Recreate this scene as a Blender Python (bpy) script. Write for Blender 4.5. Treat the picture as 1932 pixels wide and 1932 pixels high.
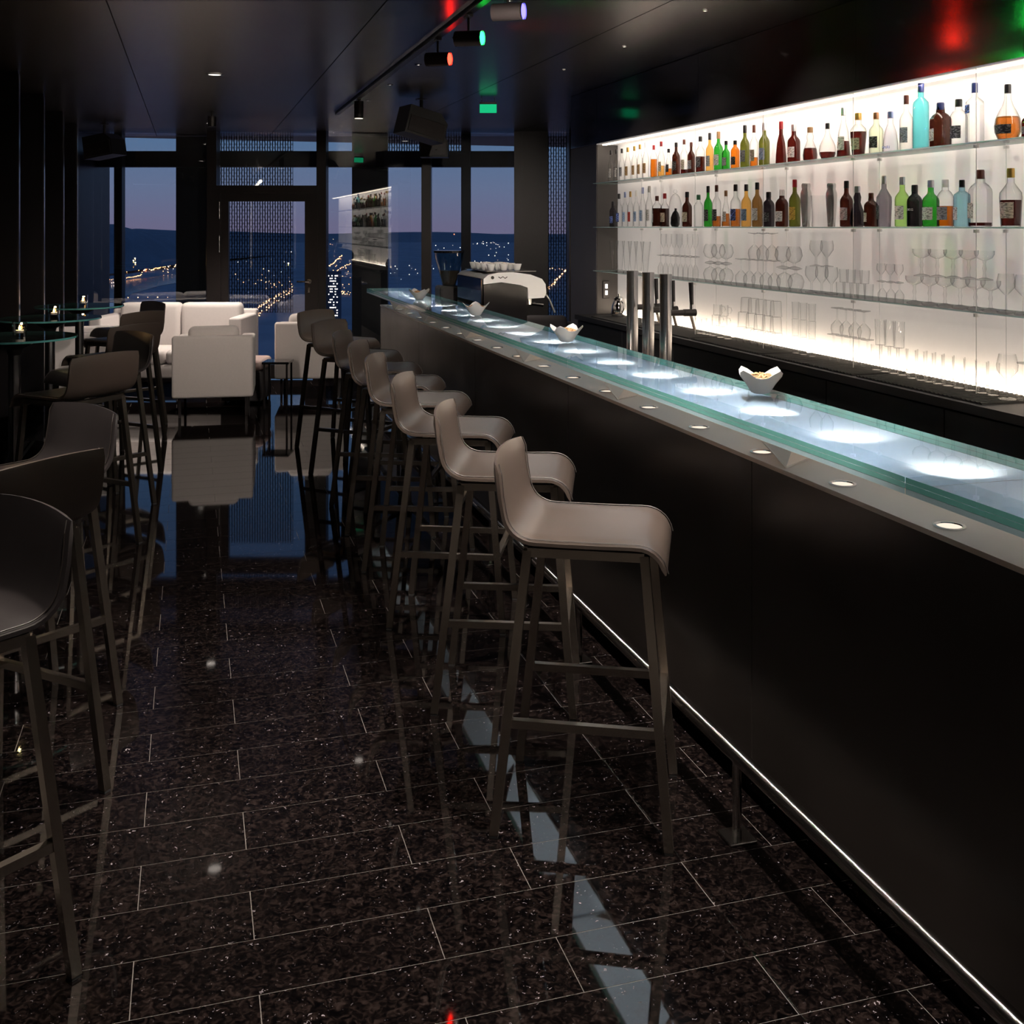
import bpy, bmesh, math, random
from mathutils import Vector, Matrix
R = random.Random(7)
PI = math.pi
for o in list(bpy.data.objects):
    bpy.data.objects.remove(o)
SC = bpy.context.scene
COL = SC.collection

# ------------------------------------------------------------------ camera
PHI = math.radians(16.48)          # the camera looks this far to the right of the bar's own direction
EYE = 1.62
F = 2050.0
CP, SP = math.cos(PHI), math.sin(PHI)
cam_d = bpy.data.cameras.new('camera')
cam_d.sensor_width = 36.0
cam_d.lens = 36.0 * F / 1932.0
cam_d.shift_y = -(966 - 428) / 1932.0
cam_d.clip_start = 0.05
cam_d.clip_end = 30000
cam = bpy.data.objects.new('camera', cam_d)
cam.location = (0, 0, EYE)
cam.rotation_euler = (PI / 2, 0, -PHI)
COL.objects.link(cam)
SC.camera = cam

# ------------------------------------------------------------------ view and world
SC.view_settings.view_transform = 'Standard'
SC.view_settings.look = 'None'
SC.view_settings.exposure = 1.0
SC.view_settings.gamma = 1.0
SC.view_settings.use_curve_mapping = False
cy = SC.cycles
cy.max_bounces = 8
cy.use_adaptive_sampling = True
cy.adaptive_threshold = 0.03
cy.diffuse_bounces = 3
cy.glossy_bounces = 4
cy.transmission_bounces = 6
cy.transparent_max_bounces = 36
cy.caustics_reflective = False
cy.caustics_refractive = False
cy.sample_clamp_indirect = 4.0
cy.sample_clamp_direct = 0.0
try:
    cy.use_denoising = True
    cy.denoiser = 'OPENIMAGEDENOISE'
except Exception:
    pass

W = bpy.data.worlds.new('dusk_sky')
SC.world = W
W.use_nodes = True
nt = W.node_tree
nt.nodes.clear()
tc = nt.nodes.new('ShaderNodeTexCoord')
sep = nt.nodes.new('ShaderNodeSeparateXYZ')
nt.links.new(tc.outputs['Generated'], sep.inputs[0])
ramp = nt.nodes.new('ShaderNodeValToRGB')
nt.links.new(sep.outputs['Z'], ramp.inputs[0])
cr = ramp.color_ramp
cr.elements[0].position = 0.0
cr.elements[0].color = (0.116, 0.107, 0.178, 1)
cr.elements[1].position = 1.0
cr.elements[1].color = (0.018, 0.036, 0.095, 1)
e = cr.elements.new(0.035); e.color = (0.100, 0.125, 0.205, 1)
e = cr.elements.new(0.085); e.color = (0.062, 0.120, 0.215, 1)
e = cr.elements.new(0.35); e.color = (0.030, 0.060, 0.140, 1)
bg = nt.nodes.new('ShaderNodeBackground')
bg.inputs['Strength'].default_value = 1.0
nt.links.new(ramp.outputs[0], bg.inputs[0])
wo = nt.nodes.new('ShaderNodeOutputWorld')
nt.links.new(bg.outputs[0], wo.inputs[0])

# ------------------------------------------------------------------ coordinates
# world: X = across (towards the bar), Y = along the bar, Z up.  camera frame: x right, y forward.
def c2w(xc, yc, z=0.0):
    return Vector((xc * CP + yc * SP, -xc * SP + yc * CP, z))
def px_on_z(px, py, z):
    yc = (EYE - z) * F / (py - 428.0)
    return c2w((px - 966.0) / F * yc, yc, z)
def t_at(px, L):
    r = (px - 966.0) / F
    return L * (CP - SP * r) / (SP + CP * r)
def depth(L, t):
    return CP * t + SP * L
def bx(px, Y):
    return (px - 966.0) * Y / F
def bz(py, Y):
    return EYE - (py - 428.0) * Y / F

# ------------------------------------------------------------------ materials
MATS = {}
def newmat(name):
    m = bpy.data.materials.new(name)
    m.use_nodes = True
    n = m.node_tree
    n.nodes.clear()
    out = n.nodes.new('ShaderNodeOutputMaterial')
    MATS[name] = m
    return m, n, out
def principled(name, col, rough=0.5, metal=0.0, spec=0.5, noise=0.0, nscale=40.0, bump=0.0, bscale=200.0, coat=0.0,
               stretch=None, rnoise=0.0, aniso=0.0, emis=None, estr=0.0, sheen=0.0):
    m, n, out = newmat(name)
    p = n.nodes.new('ShaderNodeBsdfPrincipled')
    p.inputs['Base Color'].default_value = (*col, 1)
    p.inputs['Roughness'].default_value = rough
    p.inputs['Metallic'].default_value = metal
    p.inputs['Specular IOR Level'].default_value = spec
    p.inputs['Coat Weight'].default_value = coat
    p.inputs['Coat Roughness'].default_value = 0.03
    p.inputs['Anisotropic'].default_value = aniso
    p.inputs['Sheen Weight'].default_value = sheen
    if emis:
        p.inputs['Emission Color'].default_value = (*emis, 1)
        p.inputs['Emission Strength'].default_value = estr
    n.links.new(p.outputs[0], out.inputs[0])
    if noise or bump or rnoise:
        tcn = n.nodes.new('ShaderNodeTexCoord')
        mp = n.nodes.new('ShaderNodeMapping')
        n.links.new(tcn.outputs['Object'], mp.inputs[0])
        if stretch:
            mp.inputs['Scale'].default_value = stretch
        if noise or rnoise:
            nz = n.nodes.new('ShaderNodeTexNoise')
            nz.inputs['Scale'].default_value = nscale
            nz.inputs['Detail'].default_value = 4
            n.links.new(mp.outputs[0], nz.inputs['Vector'])
        if noise:
            mx = n.nodes.new('ShaderNodeMix')
            mx.data_type = 'RGBA'
            n.links.new(nz.outputs['Fac'], mx.inputs['Factor'])
            mx.inputs[6].default_value = (*[c * (1 - noise) for c in col], 1)
            mx.inputs[7].default_value = (*[min(1, c * (1 + noise)) for c in col], 1)
            n.links.new(mx.outputs[2], p.inputs['Base Color'])
        if rnoise:
            mr = n.nodes.new('ShaderNodeMapRange')
            n.links.new(nz.outputs['Fac'], mr.inputs[0])
            mr.inputs[1].default_value = 0.3
            mr.inputs[2].default_value = 0.7
            mr.inputs[3].default_value = max(0, rough - rnoise)
            mr.inputs[4].default_value = rough + rnoise
            n.links.new(mr.outputs[0], p.inputs['Roughness'])
        if bump:
            nb = n.nodes.new('ShaderNodeTexNoise')
            nb.inputs['Scale'].default_value = bscale
            nb.inputs['Detail'].default_value = 3
            n.links.new(mp.outputs[0], nb.inputs['Vector'])
            bp = n.nodes.new('ShaderNodeBump')
            bp.inputs['Strength'].default_value = bump
            bp.inputs['Distance'].default_value = 0.002
            n.links.new(nb.outputs['Fac'], bp.inputs['Height'])
            n.links.new(bp.outputs[0], p.inputs['Normal'])
    return m
def emitter(name, col, strength):
    m, n, out = newmat(name)
    em = n.nodes.new('ShaderNodeEmission')
    em.inputs[0].default_value = (*col, 1)
    em.inputs[1].default_value = strength
    n.links.new(em.outputs[0], out.inputs[0])
    return m
def schlick(n):
    """mirror share of a thin glass wall, the same seen from either side"""
    l2 = n.nodes.new('ShaderNodeLayerWeight'); l2.inputs['Blend'].default_value = 0.5
    p5 = n.nodes.new('ShaderNodeMath'); p5.operation = 'POWER'; p5.inputs[1].default_value = 5.0
    n.links.new(l2.outputs['Facing'], p5.inputs[0])
    m9 = n.nodes.new('ShaderNodeMath'); m9.operation = 'MULTIPLY_ADD'; m9.inputs[1].default_value = 0.96; m9.inputs[2].default_value = 0.04
    n.links.new(p5.outputs[0], m9.inputs[0])
    return m9
def glassy(name, tint, edge=0.55, gloss=0.10, rough=0.02, haze=0.0, hazecol=(1, 1, 1), blend=0.35, fmul=1.0):
    """thin walled glass: tinted see-through that darkens where the wall is seen edge-on, plus a mirror film"""
    m, n, out = newmat(name)
    lw = n.nodes.new('ShaderNodeLayerWeight')
    lw.inputs['Blend'].default_value = blend
    pw = n.nodes.new('ShaderNodeMath'); pw.operation = 'POWER'
    n.links.new(lw.outputs['Facing'], pw.inputs[0]); pw.inputs[1].default_value = 2.0
    mx = n.nodes.new('ShaderNodeMix'); mx.data_type = 'RGBA'
    n.links.new(pw.outputs[0], mx.inputs['Factor'])
    mx.inputs[6].default_value = (*tint, 1)
    mx.inputs[7].default_value = (*[c * (1 - edge) for c in tint], 1)
    tr = n.nodes.new('ShaderNodeBsdfTransparent')
    n.links.new(mx.outputs[2], tr.inputs[0])
    gl = n.nodes.new('ShaderNodeBsdfGlossy')
    gl.inputs['Roughness'].default_value = rough
    fr = schlick(n)
    ad = n.nodes.new('ShaderNodeMath'); ad.operation = 'ADD'; ad.use_clamp = True
    fm_ = n.nodes.new('ShaderNodeMath'); fm_.operation = 'MULTIPLY'; fm_.inputs[1].default_value = fmul
    n.links.new(fr.outputs[0], fm_.inputs[0])
    n.links.new(fm_.outputs[0], ad.inputs[0]); ad.inputs[1].default_value = gloss - 0.04
    ms = n.nodes.new('ShaderNodeMixShader')
    n.links.new(ad.outputs[0], ms.inputs[0])
    n.links.new(tr.outputs[0], ms.inputs[1])
    n.links.new(gl.outputs[0], ms.inputs[2])
    last = ms
    if haze:
        df = n.nodes.new('ShaderNodeBsdfDiffuse'); df.inputs[0].default_value = (*hazecol, 1)
        tl = n.nodes.new('ShaderNodeBsdfTranslucent'); tl.inputs[0].default_value = (*hazecol, 1)
        m2 = n.nodes.new('ShaderNodeMixShader'); m2.inputs[0].default_value = 0.5
        n.links.new(df.outputs[0], m2.inputs[1]); n.links.new(tl.outputs[0], m2.inputs[2])
        m3 = n.nodes.new('ShaderNodeMixShader'); m3.inputs[0].default_value = haze
        n.links.new(ms.outputs[0], m3.inputs[1]); n.links.new(m2.outputs[0], m3.inputs[2])
        last = m3
    n.links.new(last.outputs[0], out.inputs[0])
    return m

# ------------------------------------------------------------------ mesh helper
class MB:
    def __init__(self):
        self.v = []; self.f = []; self.m = []; self.cur = 0
    def mat(self, i):
        self.cur = i; return self
    def add(self, vs, fs):
        b = len(self.v)
        self.v += [tuple(p) for p in vs]
        for f in fs:
            self.f.append(tuple(b + i for i in f)); self.m.append(self.cur)
        return self
    def box(self, x0, x1, y0, y1, z0, z1):
        vs = [(x0,y0,z0),(x1,y0,z0),(x1,y1,z0),(x0,y1,z0),(x0,y0,z1),(x1,y0,z1),(x1,y1,z1),(x0,y1,z1)]
        return self.add(vs, [(0,3,2,1),(4,5,6,7),(0,1,5,4),(1,2,6,5),(2,3,7,6),(3,0,4,7)])
    def rbox(self, x0, x1, y0, y1, z0, z1, r=0.01, seg=2):
        bm = bmesh.new()
        bmesh.ops.create_cube(bm, size=1.0)
        for v in bm.verts:
            v.co = Vector(((x0+x1)/2 + v.co.x*(x1-x0), (y0+y1)/2 + v.co.y*(y1-y0), (z0+z1)/2 + v.co.z*(z1-z0)))
        bmesh.ops.bevel(bm, geom=list(bm.edges), offset=r, segments=seg, profile=0.5, affect='EDGES')
        bm.verts.index_update()
        self.add([v.co.copy() for v in bm.verts], [[v.index for v in f.verts] for f in bm.faces])
        bm.free(); return self
    def lathe(self, prof, n=20, c=(0,0,0), closed_top=True, closed_bot=True, sx=1.0, sy=1.0):
        b = []; fs = []
        k = len(prof)
        for i in range(n):
            a = 2*PI*i/n
            for (r, z) in prof:
                b.append((c[0]+r*sx*math.cos(a), c[1]+r*sy*math.sin(a), c[2]+z))
        for i in range(n):
            j = (i+1) % n
            for q in range(k-1):
                fs.append((i*k+q, j*k+q, j*k+q+1, i*k+q+1))
        if closed_bot and prof[0][0] > 1e-6: fs.append(tuple(i*k for i in reversed(range(n))))
        if closed_top and prof[-1][0] > 1e-6: fs.append(tuple(i*k+k-1 for i in range(n)))
        return self.add(b, fs)
    def sqlathe(self, prof, c=(0,0,0), ry=1.0, cut=0.25):
        """bottle with a rounded-square section: prof of (half width, z)"""
        k = len(prof); b = []; fs = []; n = 8
        for i in range(n):
            for (r, z) in prof:
                q = r*(1-cut)
                pts = [(r,-q*ry),(r,q*ry),(q,r*ry),(-q,r*ry),(-r,q*ry),(-r,-q*ry),(-q,-r*ry),(q,-r*ry)]
                b.append((c[0]+pts[i][0], c[1]+pts[i][1], c[2]+z))
        for i in range(n):
            j = (i+1) % n
            for q in range(k-1):
                fs.append((i*k+q, j*k+q, j*k+q+1, i*k+q+1))
        fs.append(tuple(i*k for i in reversed(range(n)))); fs.append(tuple(i*k+k-1 for i in range(n)))
        return self.add(b, fs)
    def bar(self, p0, p1, w, h=None, up=(0,0,1)):
        """square bar from p0 to p1"""
        h = h or w
        p0 = Vector(p0); p1 = Vector(p1); d = (p1-p0).normalized(); u = Vector(up)
        s = d.cross(u)
        if s.length < 1e-4: s = d.cross(Vector((0,1,0)))
        s.normalize(); u = s.cross(d).normalized()
        vs = []
        for p in (p0, p1):
            for a, bb in ((-1,-1),(1,-1),(1,1),(-1,1)):
                vs.append(p + s*(a*w/2) + u*(bb*h/2))
        return self.add(vs, [(0,1,2,3),(7,6,5,4),(0,4,5,1),(1,5,6,2),(2,6,7,3),(3,7,4,0)])
    def vleg(self, p0, p1, w):
        """leg with a square section kept level (top p0, bottom p1)"""
        vs = []
        for p in (p0, p1):
            for a, b in ((-1,-1),(1,-1),(1,1),(-1,1)):
                vs.append((p[0]+a*w/2, p[1]+b*w/2, p[2]))
        return self.add(vs, [(0,1,2,3),(7,6,5,4),(0,4,5,1),(1,5,6,2),(2,6,7,3),(3,7,4,0)])
    def tube(self, pts, r, n=10, cap=True, radii=None):
        pts = [Vector(p) for p in pts]; b = []; fs = []
        up = Vector((0,0,1))
        for i, p in enumerate(pts):
            d = (pts[min(i+1,len(pts)-1)] - pts[max(i-1,0)]).normalized()
            s = d.cross(up)
            if s.length < 1e-3: s = d.cross(Vector((0,1,0)))
            s.normalize(); u = s.cross(d)
            rr = radii[i] if radii else r
            for q in range(n):
                a = 2*PI*q/n
                b.append(p + s*(rr*math.cos(a)) + u*(rr*math.sin(a)))
        for i in range(len(pts)-1):
            for q in range(n):
                w = (q+1) % n
                fs.append((i*n+q, i*n+w, (i+1)*n+w, (i+1)*n+q))
        if cap:
            fs.append(tuple(reversed(range(n)))); fs.append(tuple((len(pts)-1)*n+q for q in range(n)))
        return self.add(b, fs)
    def extrude(self, poly, y0, y1, axis='y'):
        """closed polygon of (x,z) pairs extruded along y"""
        n = len(poly)
        f = (lambda a, b, y: (a, y, b)) if axis == 'y' else ((lambda a, b, y: (y, a, b)) if axis == 'x' else (lambda a, b, y: (a, b, y)))
        vs = [f(a, b, y0) for a, b in poly] + [f(a, b, y1) for a, b in poly]
        fs = [tuple(range(n)), tuple(n+i for i in reversed(range(n)))]
        fs += [(i, n+i, n+(i+1) % n, (i+1) % n) for i in range(n)]
        return self.add(vs, fs)
    def mesh(self, name, mats, smooth=None):
        me = bpy.data.meshes.new(name)
        me.from_pydata(self.v, [], self.f)
        for m in (mats if isinstance(mats, (list, tuple)) else [mats]):
            me.materials.append(MATS[m])
        me.polygons.foreach_set('material_index', self.m)
        bm = bmesh.new(); bm.from_mesh(me)
        bmesh.ops.recalc_face_normals(bm, faces=list(bm.faces))
        bm.to_mesh(me); bm.free()
        if smooth is not None:
            me.polygons.foreach_set('use_smooth', [True]*len(me.polygons))
            me.set_sharp_from_angle(angle=math.radians(smooth))
        me.update()
        return me
    def build(self, name, mats, parent=None, smooth=None):
        return link(name, self.mesh(name, mats, smooth), parent)
def link(name, data, parent=None, loc=None, rz=None):
    o = bpy.data.objects.new(name, data)
    COL.objects.link(o)
    if parent: o.parent = parent
    if loc is not None: o.location = loc
    if rz is not None: o.rotation_euler = (0, 0, rz)
    return o
def tag(o, label=None, cat=None, group=None, kind=None):
    if label: o['label'] = label
    if cat: o['category'] = cat
    if group: o['group'] = group
    if kind: o['kind'] = kind
    return o
def empty(name, loc=(0,0,0), rz=0.0):
    o = bpy.data.objects.new(name, None)
    o.empty_display_size = 0.1
    o.location = loc; o.rotation_euler = (0,0,rz)
    COL.objects.link(o)
    return o
def copy_tree(o, parent=None):
    c = o.copy(); COL.objects.link(c)
    if parent is not None: c.parent = parent
    for ch in list(o.children): copy_tree(ch, c)
    return c
def camframe(o):
    o.rotation_euler = (0, 0, -PHI)
    return o
def lamp(name, kind, energy, col, parent=None, loc=(0,0,0), size=0.05, aim=None, angle=60, blend=0.6, sy=None, spread=None):
    d = bpy.data.lights.new(name, kind)
    d.energy = energy; d.color = col
    if kind == 'SPOT':
        d.spot_size = math.radians(angle); d.spot_blend = blend; d.shadow_soft_size = size
    elif kind == 'AREA':
        d.shape = 'RECTANGLE'; d.size = size; d.size_y = sy or size
        if spread: d.spread = math.radians(spread)
    else:
        d.shadow_soft_size = size
    o = bpy.data.objects.new(name, d)
    COL.objects.link(o)
    if parent: o.parent = parent
    o.location = loc
    if aim is not None:
        v = Vector(aim) - Vector(loc)
        o.rotation_euler = v.to_track_quat('-Z', 'Y').to_euler()
    return o
ORD = ['first','second','third','fourth','fifth','sixth','seventh','eighth','ninth','tenth','eleventh','twelfth','thirteenth',
       'fourteenth','fifteenth','sixteenth','seventeenth','eighteenth','nineteenth','twentieth']
CEIL = 2.63
YB = 11.5          # distance of the window wall (camera frame)

# ------------------------------------------------------------------ material library
def granite():
    m, n, out = newmat('granite')
    p = n.nodes.new('ShaderNodeBsdfPrincipled')
    g = n.nodes.new('ShaderNodeNewGeometry')
    oi = n.nodes.new('ShaderNodeObjectInfo')
    off = n.nodes.new('ShaderNodeVectorMath'); off.operation = 'ADD'
    rv = n.nodes.new('ShaderNodeCombineXYZ')
    ml = n.nodes.new('ShaderNodeMath'); ml.operation = 'MULTIPLY'; ml.inputs[1].default_value = 31.0
    n.links.new(oi.outputs['Random'], ml.inputs[0]); n.links.new(ml.outputs[0], rv.inputs[2])
    n.links.new(g.outputs['Position'], off.inputs[0]); n.links.new(rv.outputs[0], off.inputs[1])
    def noise(scale, det, dist=0.0):
        z = n.nodes.new('ShaderNodeTexNoise'); z.inputs['Scale'].default_value = scale; z.inputs['Detail'].default_value = det
        z.inputs['Distortion'].default_value = dist
        n.links.new(off.outputs[0], z.inputs['Vector']); return z
    def ramp(src, stops):
        r = n.nodes.new('ShaderNodeValToRGB'); c = r.color_ramp
        c.elements[0].position, c.elements[0].color = stops[0][0], (*stops[0][1], 1)
        c.elements[1].position, c.elements[1].color = stops[-1][0], (*stops[-1][1], 1)
        for s in stops[1:-1]:
            e = c.elements.new(s[0]); e.color = (*s[1], 1)
        n.links.new(src, r.inputs[0]); return r
    base = ramp(noise(58, 9, 1.2).outputs['Fac'], [(0.36, (0.0008,0.0007,0.0009)), (0.49, (0.0030,0.0022,0.0022)), (0.58, (0.0085,0.0058,0.0053)), (0.72, (0.019,0.0135,0.0125))])
    fl = ramp(noise(105, 5, 0.8).outputs['Fac'], [(0.0, (0,0,0)), (0.665, (0,0,0)), (0.72, (1,1,1)), (1.0, (1,1,1))])
    nz = noise(9, 3)
    fm = n.nodes.new('ShaderNodeMath'); fm.operation = 'MULTIPLY'
    n.links.new(fl.outputs[0], fm.inputs[0]); n.links.new(ramp(nz.outputs['Fac'], [(0.40, (0.1,0.1,0.1)), (0.62, (1,1,1))]).outputs[0], fm.inputs[1])
    mx = n.nodes.new('ShaderNodeMix'); mx.data_type = 'RGBA'
    n.links.new(fm.outputs[0], mx.inputs['Factor']); n.links.new(base.outputs[0], mx.inputs[6]); mx.inputs[7].default_value = (0.34, 0.30, 0.33, 1)
    n.links.new(mx.outputs[2], p.inputs['Base Color'])
    p.inputs['Roughness'].default_value = 0.035
    p.inputs['Specular IOR Level'].default_value = 0.55
    n.links.new(p.outputs[0], out.inputs[0])
granite()
principled('grout', (0.11, 0.10, 0.093), 0.6, noise=0.2)
principled('ceiling_metal', (0.20, 0.185, 0.18), 0.27, metal=0.85, noise=0.1, nscale=3, bump=0.02, bscale=400)
principled('ceiling_gap', (0.008, 0.008, 0.009), 0.6, noise=0.2)
principled('black_gloss', (0.012, 0.011, 0.012), 0.10, spec=0.55, rnoise=0.02, nscale=4)
principled('black_matte', (0.012, 0.012, 0.013), 0.5, noise=0.15)
principled('black_frame', (0.020, 0.016, 0.016), 0.35, noise=0.1, metal=0.2)
principled('blue_reveal', (0.02, 0.035, 0.09), 0.4, noise=0.1)
principled('brown_wall', (0.030, 0.025, 0.022), 0.45, noise=0.2, nscale=6)
principled('bar_bronze', (0.040, 0.033, 0.030), 0.32, metal=0.45, noise=0.12, nscale=3, rnoise=0.03)
principled('grey_panel', (0.16, 0.15, 0.155), 0.4, metal=0.3, noise=0.08, nscale=5)
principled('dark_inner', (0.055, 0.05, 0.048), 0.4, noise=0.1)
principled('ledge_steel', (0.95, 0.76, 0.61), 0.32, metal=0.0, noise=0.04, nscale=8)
principled('steel', (0.66, 0.64, 0.62), 0.16, metal=1.0, noise=0.02, nscale=6)
principled('steel_brushed', (0.44, 0.43, 0.44), 0.22, metal=1.0, noise=0.03, nscale=5)
principled('chrome', (0.80, 0.79, 0.78), 0.06, metal=1.0, noise=0.03)
principled('leg_steel', (0.42, 0.37, 0.32), 0.27, metal=1.0, noise=0.03, nscale=4)
principled('leather', (0.050, 0.038, 0.032), 0.30, noise=0.10, nscale=14, bump=0.06, bscale=350, spec=0.9)
principled('leather_black', (0.030, 0.026, 0.027), 0.34, noise=0.12, nscale=14, bump=0.10, bscale=350, spec=0.55)
principled('seam', (0.03, 0.024, 0.022), 0.5, noise=0.1)
principled('rubber', (0.01, 0.01, 0.01), 0.7, noise=0.1)
principled('cloth_grey', (0.60, 0.55, 0.53), 0.85, noise=0.06, nscale=90, bump=0.25, bscale=500, sheen=0.2)
principled('cloth_white', (0.80, 0.75, 0.74), 0.85, noise=0.04, nscale=60, bump=0.2, bscale=450, sheen=0.2)
principled('cloth_dark', (0.11, 0.10, 0.105), 0.85, noise=0.08, nscale=60, bump=0.2, bscale=450)
principled('cloth_pink', (0.55, 0.42, 0.40), 0.85, noise=0.06, nscale=60, bump=0.2, bscale=450)
principled('brown_weave', (0.10, 0.06, 0.045), 0.6, noise=0.3, nscale=90, bump=0.5, bscale=150)
principled('white_plastic', (0.80, 0.79, 0.76), 0.3, noise=0.03)
principled('porcelain', (0.86, 0.86, 0.85), 0.12, noise=0.02, coat=0.5)
def bowl_mat():
    m, n, out = newmat('bowl_white')
    p = n.nodes.new('ShaderNodeBsdfPrincipled'); p.inputs['Base Color'].default_value = (0.88, 0.88, 0.87, 1); p.inputs['Roughness'].default_value = 0.15
    t = n.nodes.new('ShaderNodeBsdfTranslucent'); t.inputs[0].default_value = (0.9, 0.9, 0.88, 1)
    x = n.nodes.new('ShaderNodeMixShader'); x.inputs[0].default_value = 0.45
    n.links.new(p.outputs[0], x.inputs[1]); n.links.new(t.outputs[0], x.inputs[2]); n.links.new(x.outputs[0], out.inputs[0])
bowl_mat()
principled('nut', (0.42, 0.24, 0.12), 0.6, noise=0.45, nscale=90)
principled('wax', (0.8, 0.76, 0.68), 0.5, noise=0.05)
principled('screen_sheet', (0.010, 0.010, 0.013), 0.45, noise=0.2)
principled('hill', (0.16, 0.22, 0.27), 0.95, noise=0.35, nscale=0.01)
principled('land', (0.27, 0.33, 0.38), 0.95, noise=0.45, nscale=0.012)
principled('river', (0.02, 0.05, 0.10), 0.12, noise=0.1, nscale=0.01, bump=0.6, bscale=0.15)
principled('tower', (0.06, 0.08, 0.13), 0.8, noise=0.2, nscale=0.1)
principled('shelf_panel', (0.88, 0.86, 0.84), 0.45, noise=0.02, emis=(1.0, 0.92, 0.88), estr=0.10)  # faint even emission added to the white panel material
emitter('led_warm', (1.0, 0.82, 0.62), 3.0)
emitter('lens_white', (1.0, 0.88, 0.78), 1.4)
emitter('lens_dim', (1.0, 0.86, 0.72), 2.5)
emitter('lens_ledge', (1.0, 0.84, 0.68), 0.55)
emitter('lens_red', (1.0, 0.012, 0.006), 11.0)
emitter('lens_green', (0.008, 1.0, 0.06), 11.0)
emitter('lens_blue', (0.07, 0.06, 1.0), 4.5)
emitter('exit_green', (0.01, 0.50, 0.20), 0.55)
emitter('exit_white', (0.75, 1.0, 0.85), 1.6)
emitter('switch_lit', (1.0, 0.95, 0.88), 1.2)
emitter('flame', (1.0, 0.50, 0.16), 14.0)
emitter('city_amber', (1.0, 0.42, 0.16), 9.0)
emitter('city_white', (1.0, 0.85, 0.72), 7.0)
emitter('city_red', (1.0, 0.14, 0.06), 7.0)
glassy('window_glass', (0.95, 0.97, 0.99), edge=0.1, gloss=0.20, rough=0.0)
glassy('clear_glass', (0.975, 0.98, 0.98), edge=0.74, gloss=0.06, rough=0.01, blend=0.32, fmul=0.5)
glassy('table_glass', (0.55, 0.64, 0.64), edge=0.2, gloss=0.14, rough=0.01)
principled('shaker_steel', (0.72, 0.71, 0.70), 0.22, metal=0.75, noise=0.03)
principled('glass_edge_pale', (0.46, 0.66, 0.74), 0.15, noise=0.05)
principled('table_edge', (0.08, 0.26, 0.25), 0.12, noise=0.05)
glassy('cup_glass', (0.93, 0.95, 0.95), edge=0.85, gloss=0.12, rough=0.02, blend=0.4)
principled('glass_edge', (0.19, 0.55, 0.51), 0.12, noise=0.08, emis=(0.03, 0.12, 0.115), estr=0.0, coat=0.3)
principled('shelf_edge', (0.55, 0.74, 0.72), 0.15, noise=0.05)
principled('pale_steel', (0.75, 0.75, 0.74), 0.35, metal=0.3, noise=0.03)
def clear_sheet():
    m, n, out = newmat('clear_sheet')
    tr = n.nodes.new('ShaderNodeBsdfTransparent'); tr.inputs[0].default_value = (0.95, 0.975, 0.99, 1)
    n.links.new(tr.outputs[0], out.inputs[0])
clear_sheet()
glassy('top_sheet', (0.95, 0.975, 0.99), edge=0.0, gloss=0.06, rough=0.012, fmul=0.85)
def frosted():
    m, n, out = newmat('counter_glass')
    df = n.nodes.new('ShaderNodeBsdfDiffuse'); df.inputs[0].default_value = (0.42, 0.56, 0.72, 1)
    tl = n.nodes.new('ShaderNodeBsdfTranslucent'); tl.inputs[0].default_value = (0.72, 0.84, 0.97, 1)
    a = n.nodes.new('ShaderNodeMixShader'); a.inputs[0].default_value = 0.55
    n.links.new(df.outputs[0], a.inputs[1]); n.links.new(tl.outputs[0], a.inputs[2])
    n.links.new(a.outputs[0], out.inputs[0])
frosted()

# ================================================================== SETTING
LW, RW, T0, T1 = -1.60, 5.2, -2.6, 13.2
fl = MB().box(LW, RW, T0, T1, -0.12, -0.0007).build('floor', 'grout')
tag(fl, 'dark polished granite floor laid in long staggered tiles', 'floor', kind='structure')
ROW, TLEN = 0.1865, 0.66
GAP = 0.0022
tile_me = MB().box(-TLEN/2+GAP/2, TLEN/2-GAP/2, -ROW/2+GAP/2, ROW/2-GAP/2, -0.008, 0.0).mesh('tile', 'granite')
row_edge = px_on_z(451, 1470.8, 0).y         # one measured joint
rows = []
k0 = int(math.floor((1.45 - row_edge) / ROW))
cnt = 0
row_i = 0
t = row_edge + k0*ROW
# near rows: single tiles; far rows and rows at the back of the room: one joined part
far = MB()
def inside_back(L, t):
    return L*SP + t*CP < YB + 0.35
while t < 12.6:
    tcn = t + ROW/2
    odd = (row_i + k0) % 2
    base = 0.139 if odd == 0 else 0.54
    for q in range(-4, 6):
        x0 = base + q*TLEN
        x1 = x0 + TLEN
        if x1 < -1.45 or x0 > 1.62: continue
        cx = (x0+x1)/2
        if not inside_back(cx-0.4, tcn): continue
        zc = depth(cx, tcn)
        xi = 966 + F*(CP*cx - SP*tcn)/max(zc, 0.1)
        seen = -260 < xi < 2150
        if not seen: continue
        if tcn < 8.6 and cnt < 300:
            link('tile', tile_me, fl, (cx, tcn, 0)); cnt += 1
        else:
            far.box(cx-TLEN/2+GAP/2, cx+TLEN/2-GAP/2, tcn-ROW/2+GAP/2, tcn+ROW/2-GAP/2, -0.008, 0.0)
    t += ROW; row_i += 1
fo = far.build('distant_tiles', 'granite', fl); fo['kind'] = 'stuff'

# walls
wl = MB().box(LW-0.1, LW, T0, T1, 0, CEIL).build('wall_left', 'black_matte'); tag(wl, 'black panelled wall behind the fins', 'wall', kind='structure')
wr = MB().box(3.02, 3.16, T0, 7.42, 0, CEIL).box(3.02, RW, 7.42, 7.96, 0, CEIL).box(RW-.1, RW, 7.96, T1, 0, CEIL).build('wall_right', 'brown_wall'); tag(wr, 'dark wall behind the bar shelves', 'wall', kind='structure')
wn = MB().box(LW, RW, T0-0.1, T0, 0, CEIL).build('wall_rear', 'brown_wall'); tag(wn, 'dark wall at the near end of the room', 'wall', kind='structure')
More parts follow.
